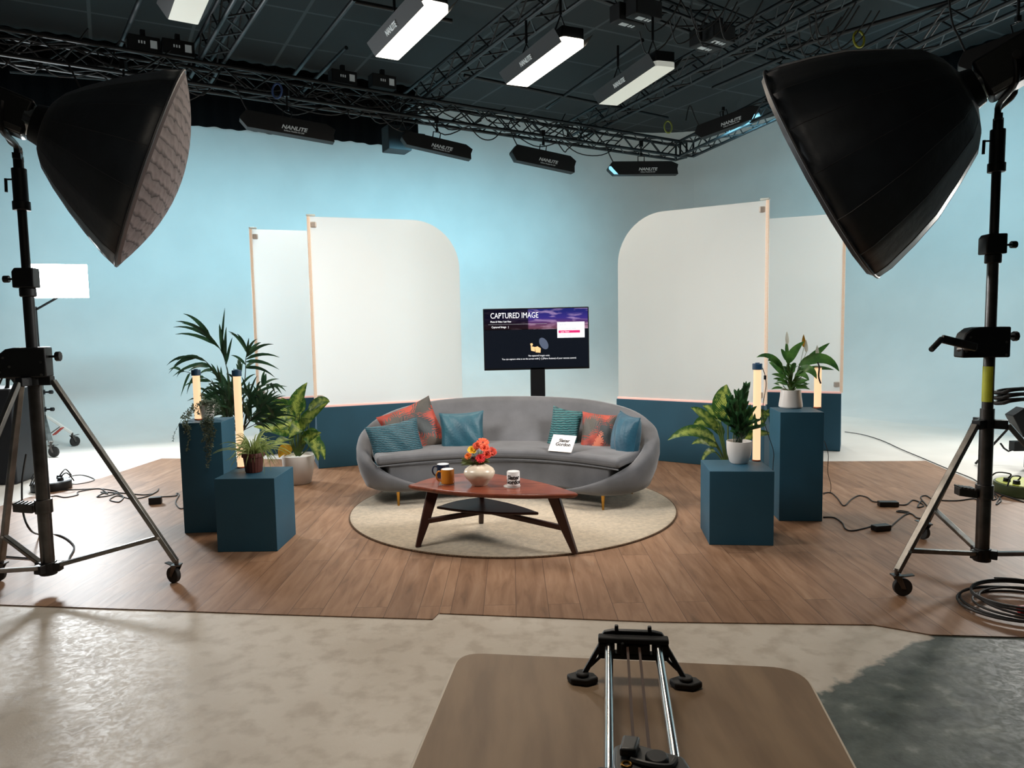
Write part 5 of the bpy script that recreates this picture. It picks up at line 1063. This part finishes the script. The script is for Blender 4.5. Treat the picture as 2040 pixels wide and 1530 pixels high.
# pipes
def pipe(label, p0, p1, z, r=.024):
    a, b = on_z(p0[0], p0[1], z), on_z(p1[0], p1[1], z); mb = MB(); mb.cyl(a, b, r, n=12); tag(mb.build('ceiling_pipe', RIG), label, 'pipe', 'black ceiling pipes')
for p0, p1, z, lb in (((706, -2), (585, 150), 4.75, 'black ceiling pipe left of the larger lit panel'), ((280, -5), (240, 90), 4.75, 'black ceiling pipe above the left softbox'), ((1280, 80), (1090, 215), 4.75, 'black ceiling pipe between the second lit and the unlit panel'), ((690, 95), (600, 185), 4.85, 'thin black ceiling pipe above the labelled power boxes'), ((1420, 175), (1560, 115), 4.75, 'black ceiling pipe behind the top of the right softbox'), ((1560, 100), (2060, -45), 4.6, 'black ceiling pipe over the right softbox'), ((700, 2), (900, 42), 4.8, 'black cross pipe above the larger lit panel'), ((925, 150), (1330, 235), 4.75, 'black cross pipe beyond the lit panels'), ((0, 122), (520, 145), 4.7, 'black cross pipe above the left softbox rim'), ((20, 142), (500, 180), 4.6, 'lower black cross pipe above the left softbox')):
    pipe(lb, p0, p1, z)
# cables draped along the back truss
mb = MB(); rnd = random.Random(21)
for k in range(60):
    s_ = rnd.uniform(2.5, 11.5); a = A0+dU*s_+V3((0, 0, rnd.uniform(0, .32))); ln = rnd.uniform(.3, 1.3)
    mb.tube(catmull([a, a+dU*ln*.3+V3((rnd.uniform(-.1, .1), -.05, -rnd.uniform(.05, .28))), a+dU*ln*.7+V3((0, rnd.uniform(-.15, .1), -rnd.uniform(-.05, .22))), a+dU*ln+V3((0, 0, rnd.uniform(-.1, .2)))], 5), .009, 5)
tag(mb.build('truss_cabling', CABLE), 'black cables draped and tangled along the back truss', 'cable', kind='stuff')
mb = MB()
for k in range(14):
    a = on_z(rnd.uniform(1560, 1700), rnd.uniform(5, 80), 4.5) if k > 6 else on_z(rnd.uniform(1250, 1440), rnd.uniform(10, 70), 4.6); mb.tube(catmull([a, a+V3((.1, .1, -.2)), a+V3((.3, .1, -.1)), a+V3((.45, .0, .15))], 5), .008, 5)
tag(mb.build('truss_cabling', CABLE), 'black cables dangling from the upper right trusses', 'cable', kind='stuff')
for px, py, z, mt, lb in ((552, 181, 4.28, mat('blue_ring', (70, 96, 150), .5), 'small blue sling ring on the back truss'), (1331, 253, 4.35, mat('yellow_ring', (140, 150, 70), .5), 'yellow sling loop hanging near the right end of the back truss'), (1711, 78, 4.4, mat('yellow_sling', (150, 150, 40), .5), 'yellow sling loop above the right softbox')):
    c = on_z(px, py, z); mb = MB(); mb.tube([c+V3((.055*math.cos(a), .02*math.sin(a), .09*math.sin(a))) for a in [2*math.pi*k/24 for k in range(24)]], .012, 8, closed=True); tag(mb.build('sling', mt), lb, 'sling')
SCRW = mat('display_lettering_glow', (180, 186, 186), .5, emit=(190, 200, 200), es=.15)  # faint glow painted into printed lettering and labels as well as displays
def pbox(px, py, z, label, w_=.34, h_=.17, under=False):
    c = on_z(px, py, z); yaw = math.atan2(dU.y, dU.x); M = yawm(c, yaw); t = thing('power_box', label, 'power box', c, 'black power boxes on the trusses')
    mb = MB(M); mb.box((0, 0, h_/2), (w_, .16, h_)); mb.build('housing', BLKM, t, bevel=.01)
    mb = MB(M); 
    if under: mb.box((-.05, 0, -.003), (.09, .06, .004)); mb.box((.03, 0, -.003), (.025, .05, .004)); mb.box((.07, .0, -.003), (.02, .05, .004))
    else:
        mb.box((.10, -.083, h_*.5), (.07, .004, .085))
        for k in range(3): mb.box((-.03+k*.028-.02, -.083, h_*.55), (.014, .004, .03))
    mb.build('display', SCRW, t)
    mb = MB(M); mb.box((0, 0, h_+.04), (.05, .06, .08)); mb.build('clamp', BLK, t)
for px, py, z, lb, un in ((286, 106, 4.62, 'black power box with pale display, leftmost on the back truss', 0), (355, 114, 4.62, 'black power box with pale display, second from left on the back truss', 0), (683, 170, 4.62, 'black power box with pale display, left one of the middle pair', 0), (762, 178, 4.62, 'black power box with pale display, right one of the middle pair', 0),
                          (1250, 50, 4.45, 'ceiling power box with white label, lower left of the four at top', 1), (1283, 38, 4.45, 'ceiling power box with white label, topmost of the four at top', 1), (1405, 97, 4.45, 'ceiling power box with white label, lowest of the four at top', 1), (1432, 85, 4.45, 'ceiling power box with white label, rightmost of the four at top', 1)):
    pbox(px, py, z, lb, under=bool(un))
# ------------------------------------------------------------------ overhead soft panels
FRM = mat('panel_fabric_black', (15, 17, 18), .7, noise=(8, .2))
def opanel(corn, z, emat, label, txt=True, extra=0, tag_light=None):
    P4 = [on_z(x, y, z) for x, y in corn]   # far-left, far-right, near-right, near-left
    far, near = (P4[0]+P4[1])/2, (P4[2]+P4[3])/2; c = (far+near)/2; d = (far-near); Ln = d.length; d.normalize(); s_ = V3((d.y, -d.x, 0)); wd = (((P4[1]-P4[0]).dot(s_))+((P4[2]-P4[3]).dot(s_)))/2
    M = frame(c, s_, d)   # x right, y away, z up
    t = thing('overhead_panel_light', label, 'ceiling light', c, 'rectangular overhead panel lights')
    mb = MB(M); mb.box((0, 0, .10), (wd*.92, Ln*.98, .10)); mb.build('housing', BLK, t, bevel=.01)
    r = .05; o_ = []
    for sx_, sy_, a0 in ((1, -1, -90), (1, 1, 0), (-1, 1, 90), (-1, -1, 180)):
        rr_ = r if sy_ < 0 else .012
        for k in range(6): a = math.radians(a0+90*k/5); o_.append(V3((sx_*(wd/2-rr_)+rr_*math.cos(a), sy_*(Ln/2-rr_)+rr_*math.sin(a), 0)))
    mb = MB(M); mb.prism(o_, (0, 0, .0), (0, 0, .05)); mb.build('diffuser', emat, t, smooth=False)
    mb = MB(M); h = .085
    for sx_ in (-1, 1): mb.prism([V3((sx_*wd/2, -Ln/2, 0)), V3((sx_*wd/2, Ln/2, 0)), V3((sx_*(wd/2+.07), Ln/2, .10)), V3((sx_*(wd/2+.07), -Ln/2, .10))], (0, 0, 0), V3((sx_*.006, 0, .006)))
    mb.build('side_flap', FRM, t)
    if txt:
        fd = V3((-.07, 0, .10)).normalized(); Mt = M @ frame((-(wd/2+.040), .05, .045), (0, -1, 0), (-.07, 0, .10)); 
        text('NANLITE', .06, Mt, SCRW, t, shear=.25, bold=.002, ext=.004)
    for y in (-Ln*.3, Ln*.3):
        mb = MB(M); mb.tube([V3((-wd*.3, y, .15)), V3((0, y, .33)), V3((wd*.3, y, .15))], .012, 6); mb.cyl((0, y, .33), (0, y, .55), .014, n=8); mb.build('yoke', RIG, t)
    return c, Ln, wd, d
OP = [opanel(((748, 112), (793, 121), (896, 22), (846, 11)), 3.9, EMW, 'larger lit warm overhead panel, left of the two glowing ones'),
      opanel(((1011, 166), (1048, 175), (1164, 93), (1122, 81)), 3.9, EMW, 'smaller lit warm overhead panel, right of the two glowing ones'),
      opanel(((1195, 206), (1227, 212), (1344, 137), (1309, 128)), 3.9, EMD, 'unlit pale overhead panel at right of the glowing pair'),
      opanel(((331, 38), (398, 50), (445, -75), (385, -95)), 3.9, EMD, 'pale overhead panel cut by the top edge at left', txt=False)]
t = thing('overhead_panel_light', 'added overhead fill panel above the foreground table, unseen out of frame', 'ceiling light', V3((-.2, 2.0, 3.92)), 'rectangular overhead panel lights')  # body for the added fill lamp, unseen from the camera
mb = MB(); mb.box((-.2, 2.0, 3.925), (1.3, .3, .03)); mb.build('diffuser', EMW, t); mb = MB(); mb.box((-.2, 2.0, 3.99), (1.26, .27, .10)); mb.build('housing', BLK, t, bevel=.01)
mb = MB(); mb.cyl((-.2, 2.0, 4.04), (-.2, 2.0, ZC-.01), .014, n=8); mb.build('yoke', RIG, t)
# ------------------------------------------------------------------ wall wash fixtures under the back and side truss
def fixture(cpx, Y, Lpx, slope, label, hang, hpx=24, txt=True, lsc=1.0):
    c = at_y(cpx[0], cpx[1], Y); ln = Lpx/F_PX*Y; hh = hpx/F_PX*Y; x = V3((1, slope[1], -slope[0])).normalized(); M = frame(c, x, (0, .0, 1)); M = M @ Matrix.Rotation(math.radians(90)-math.radians(90), 4, 'X')
    # local: x along, y up, z toward the camera
    t = thing('wall_wash_light', label, 'studio light', c, 'black wash lights hanging on the trusses')
    pl_ = [(-.5, .05), (-.44, .5), (.40, .5), (.5, .25), (.485, -.1), (.5, -.5), (-.42, -.5), (-.5, -.08)]
    mb = MB(M); mb.prism([V3((a*ln, b*hh, 0)) for a, b in pl_], (0, 0, -.16), (0, 0, .0)); mb.build('housing', FRM, t, bevel=.004)
    mb = MB(M); mb.box((0, -.05*hh, -.166), (ln*.6, hh*.55, .01)); mb.build('diffuser', EMCY, t, smooth=False)
    if txt:
        text('NANLITE', .062*lsc, M @ Matrix.Translation((.06*ln, -.12*hh, .003)), SCRW, t, shear=.25, sx=1.15, bold=.002)
        text('PavoSlim Flexible Bi-Color', .03*lsc, M @ Matrix.Translation((.06*ln, -.33*hh, .003)), SCRW, t, bold=.001) if False else text('Softbox Flexible Kit 240', .024*lsc, M @ Matrix.Translation((.06*ln, -.33*hh, .003)), SCRW, t, shear=.2, bold=.0004)
    mb = MB(M); zt = (hang-c.z)
    mb.tube([V3((-.07, hh*.5-.02, -.08)), V3((-.07, hh*.5+.09, -.08)), V3((.03, hh*.5+.09, -.08)), V3((.03, hh*.5-.02, -.08))], .009, 6); mb.build('yoke', RIG, t)
    mb = MB(); q_ = M @ V3((-.02, hh*.5+.09, -.08)); mb.cyl(q_, V3((q_.x, q_.y, hang)), .013, n=10); mb.box(V3((q_.x, q_.y, hang-.02)), (.06, .06, .09)); mb.box(q_+V3((0, 0, .03)), (.04, .04, .05)); mb.build('hanging_clamp', RIG, t, bevel=.003)
    mb = MB(); e = M @ V3((-.42*ln, .45*hh, -.05)); mb.tube(catmull([e, e+V3((-.06, 0, .12)), e+V3((-.14, 0, .3)), V3((e.x-.2, e.y, hang+.02))], 5), .009, 6); mb.build('power_cord', CABLE, t)
    return c, ln, t
FX = [fixture((1282, 334), 11.75, 138, (.0, .05), 'black wash light hanging rightmost under the back truss', 4.30, 25),
      fixture((1085, 315), 11.0, 132, (.16, .30), 'black wash light hanging second from right under the back truss', 4.30, 30),
      fixture((872, 288), 10.2, 140, (.18, .30), 'black wash light hanging left of the two free-hanging ones under the back truss', 4.30, 26),
      fixture((575, 250), 8.9, 178, (.11, .40), 'black wash light hanging in front of the black drape', 4.30, 32),
      fixture((1447, 242), 10.9, 125, (-.26, -.5), 'black wash light hanging under the right side truss', 4.42, 26),
      fixture((2045, 78), 6.3, 230, (-.27, -.6), 'black wash light at the top right corner above the right stand', 4.5, 42, lsc=.9),
      fixture((250, 215), 7.9, 170, (.12, .45), 'black wash light hidden mostly behind the left softbox', 4.30, 30, txt=False)]
# speaker-like box at the drape end
c = at_y(790, 278, 10.6); t = thing('ceiling_speaker', 'dark box hanging at the right end of the black drape', 'speaker', c); mb = MB(); mb.box(c, (.34, .3, .34), Matrix.Rotation(.5, 3, 'Z')); mb.box(c+V3((.25, .02, -.02)), (.26, .2, .18), Matrix.Rotation(.5, 3, 'Z')); mb.build('housing', mat('grey_box', (16, 20, 24), .7), t, bevel=.01)
mb = MB(); mb.cyl(c+V3((0, 0, .17)), c+V3((0, 0, .75)), .02, n=10); mb.build('hanging_pole', RIG, t)
# ------------------------------------------------------------------ foreground table with camera slider
ZF = .75; TBL = mat('table_laminate', (136, 114, 90), .5, noise=(3.5, .18, (118, 97, 76)), stretch=(6, 1, 1), spec=.3); EDG = mat('table_edge', (196, 186, 170), .5)
fl, fr = on_z(918, 1300, ZF), on_z(1597, 1331, ZF); nl, nr_ = on_z(822, 1530, ZF), on_z(1702, 1530, ZF)
dl_ = (nl-fl).normalized(); dr_ = (nr_-fr).normalized(); nl2 = fl+dl_*1.15; nr2 = fr+dr_*1.15
def rounded(P4, rs, n=8):
    out = []
    for i in range(4):
        p, a, b = P4[i], (P4[i-1]-P4[i]).normalized(), (P4[(i+1) % 4]-P4[i]).normalized(); r = rs[i]
        for k in range(n+1):
            t = k/n; out.append((p+a*r)*(1-t)**2+p*2*t*(1-t)+(p+b*r)*t*t)
    return out
cz = (fl+fr+nl2+nr2)/4; ft = thing('work_table', 'brown laminate table with rounded corners in the foreground', 'table', V3((cz.x, cz.y, 0.0)))
poly = rounded([fl, nl2, nr2, fr], [.055, .05, .05, .075]); mb = MB(); mb.prism(poly, (0, 0, -.022), (0, 0, 0)); mb.build('table_top', TBL, ft, smooth=False)
mb = MB(); mb.tube([p+V3((0, 0, -.011)) for p in poly], .0095, 6, closed=True); mb.build('edge_band', EDG, ft)
for k, p in enumerate((fl, nl2, nr2, fr)):
    q_ = p.lerp(cz, .18); mb = MB(); mb.cyl(V3((q_.x, q_.y, .0005)), V3((q_.x, q_.y, ZF-.022)), .018, n=14); mb.build('leg', DST, ft)
# slider
SZ = ZF+.075
r1a, r1b = on_z(1213, 1287, SZ), on_z(1210, 1530, SZ); r2a, r2b = on_z(1311, 1291, SZ), on_z(1352, 1530, SZ)
ax = ((r1b-r1a).normalized()+(r2b-r2a).normalized()).normalized(); sx_ = V3((-ax.y, ax.x, 0)); sx_ = sx_ if sx_.x > 0 else -sx_; mid = (r1a+r2a)/2; hw = (r2a-r1a).length/2
sl = thing('camera_slider', 'black camera slider with two chrome rails on the foreground table', 'camera slider', V3((mid.x, mid.y, ZF)))
r_ = .0085
for k in (-1, 1):
    p = mid+sx_*hw*k; mb = MB(); mb.cyl(p-ax*.012, p+ax*.95, r_, n=24); mb.build('rail', CHR, sl)
for k in (-.012, .012):
    p = mid+sx_*k; mb = MB(); mb.bar(p, p+ax*.9, .005, .003); mb.build('belt', mat('belt_brown', (58, 34, 20), .6), sl)
up = V3((0, 0, 1))
def SP(x, z, y=0): return V3((mid.x, mid.y, SZ))+sx_*x-ax*y+up*z
mb = MB()
W_ = hw+.022
def slab(x0, x1, z0, z1, y0=-.002, y1=.022):
    mb.prism([SP(x0, z0), SP(x1, z0), SP(x1, z1), SP(x0, z1)], -ax*y0, -ax*y1)
slab(-W_, W_, .006, .018); slab(-W_, W_, -.028, -.016); slab(-W_, -hw+.012, -.016, .006); slab(hw-.012, W_, -.016, .006); slab(-.034, .034, -.016, .006); slab(-.026, -.018, -.018, .01, -.006, .026)
mb.build('end_block', BLKM, sl, bevel=.003)
mb = MB(); mb.prism([SP(-W_, .004), SP(-W_+.012, .022), SP(-W_+.03, .026), SP(W_-.03, .026), SP(W_-.012, .022), SP(W_, .004)], -ax*.018, -ax*.030)
for s_ in (-1, 1): mb.prism([SP(s_*(hw-.02), .02), SP(s_*(hw-.012), .02), SP(s_*(hw-.012), .036), SP(s_*(hw-.02), .036)], -ax*.018, -ax*.028)
mb.build('end_cap', BLK, sl, bevel=.002)
for k in (-1, 1):
    foot = V3((mid.x, mid.y, ZF+.012))+sx_*(hw+.055)*k+ax*.01
    mb = MB(); mb.bar(SP(k*(W_-.006), .0, .01), foot, .010, .012, up=ax); mb.bar(SP(k*(W_-.008), -.024, .01), SP(k*(W_-.008), -.024, .01).lerp(foot, .55)+sx_*k*.004, .006, .008, up=ax); lg = mb.build('leg', BLK, sl, bevel=.002)
    mb = MB(); n6 = [V3((foot.x, foot.y, ZF+.001))+(sx_*math.cos(a)*.034+ax*math.sin(a)*.022) for a in [math.pi/3*q+.2 for q in range(6)]]; mb.prism(n6, (0, 0, 0), (0, 0, .013)); mb.cyl(V3((foot.x, foot.y, ZF+.014)), V3((foot.x, foot.y, ZF+.022)), .014, n=16); mb.build('foot', RUB, lg, bevel=.003)
# carriage with head
CY = at_y(1290, 1530, 1.0); t0 = on_z(1285, 1500, SZ+.02); s_c = (t0-V3((mid.x, mid.y, t0.z))).dot(ax)
cp = V3((mid.x, mid.y, SZ))+ax*(s_c+.06)
hd = thing('camera_mount', 'dark grey camera mount on the slider carriage at the bottom edge', 'camera head', cp)
def HP(x, y, z): return cp+sx_*x-ax*y+up*z
mb = MB(); mb.prism([HP(-hw-.02, -.05, -.012), HP(hw+.02, -.05, -.012), HP(hw+.02, .035, -.012), HP(-hw-.02, .035, -.012)], (0, 0, 0), (0, 0, .024)); mb.build('carriage', BLK, hd, bevel=.006)
GRYP = mat('grey_plastic', (56, 58, 58), .4, noise=(8, .1))
mb = MB(); mb.prism([HP(x, y, .013) for x, y in ((-.040, -.045), (.062, -.045), (.066, .0), (.058, .028), (.03, .038), (-.005, .052), (-.03, .054), (-.044, .045), (-.046, .0))], (0, 0, 0), (0, 0, .026)); mb.build('clamp_body', GRYP, hd, bevel=.006, seg=3)
mb = MB(); mb.prism([HP(x, y, .040) for x, y in ((-.036, .012), (-.012, .012), (-.004, .048), (-.03, .050))], (0, 0, 0), (0, 0, .014)); mb.build('plate_lever', GRYP, hd, bevel=.004, seg=3)
mb = MB(); mb.cyl(HP(.018, .012, .035), HP(.018, .012, .047), .017, n=24); mb.build('dial', BLK, hd, bevel=.003)
mb = MB(); mb.tube([HP(-.026, -.004, .040)+V3((.0065*math.cos(a), .0065*math.sin(a), 0)) for a in [2*math.pi*k/16 for k in range(16)]], .0022, 6, closed=True); mb.build('eyelet', BRASS, hd)
mb = MB(); mb.tube(catmull([HP(-.02, .005, .042), HP(.01, -.008, .044), HP(.035, -.006, .043), HP(.045, .015, .041)], 5), .004, 6); mb.build('rib', GRYP, hd)
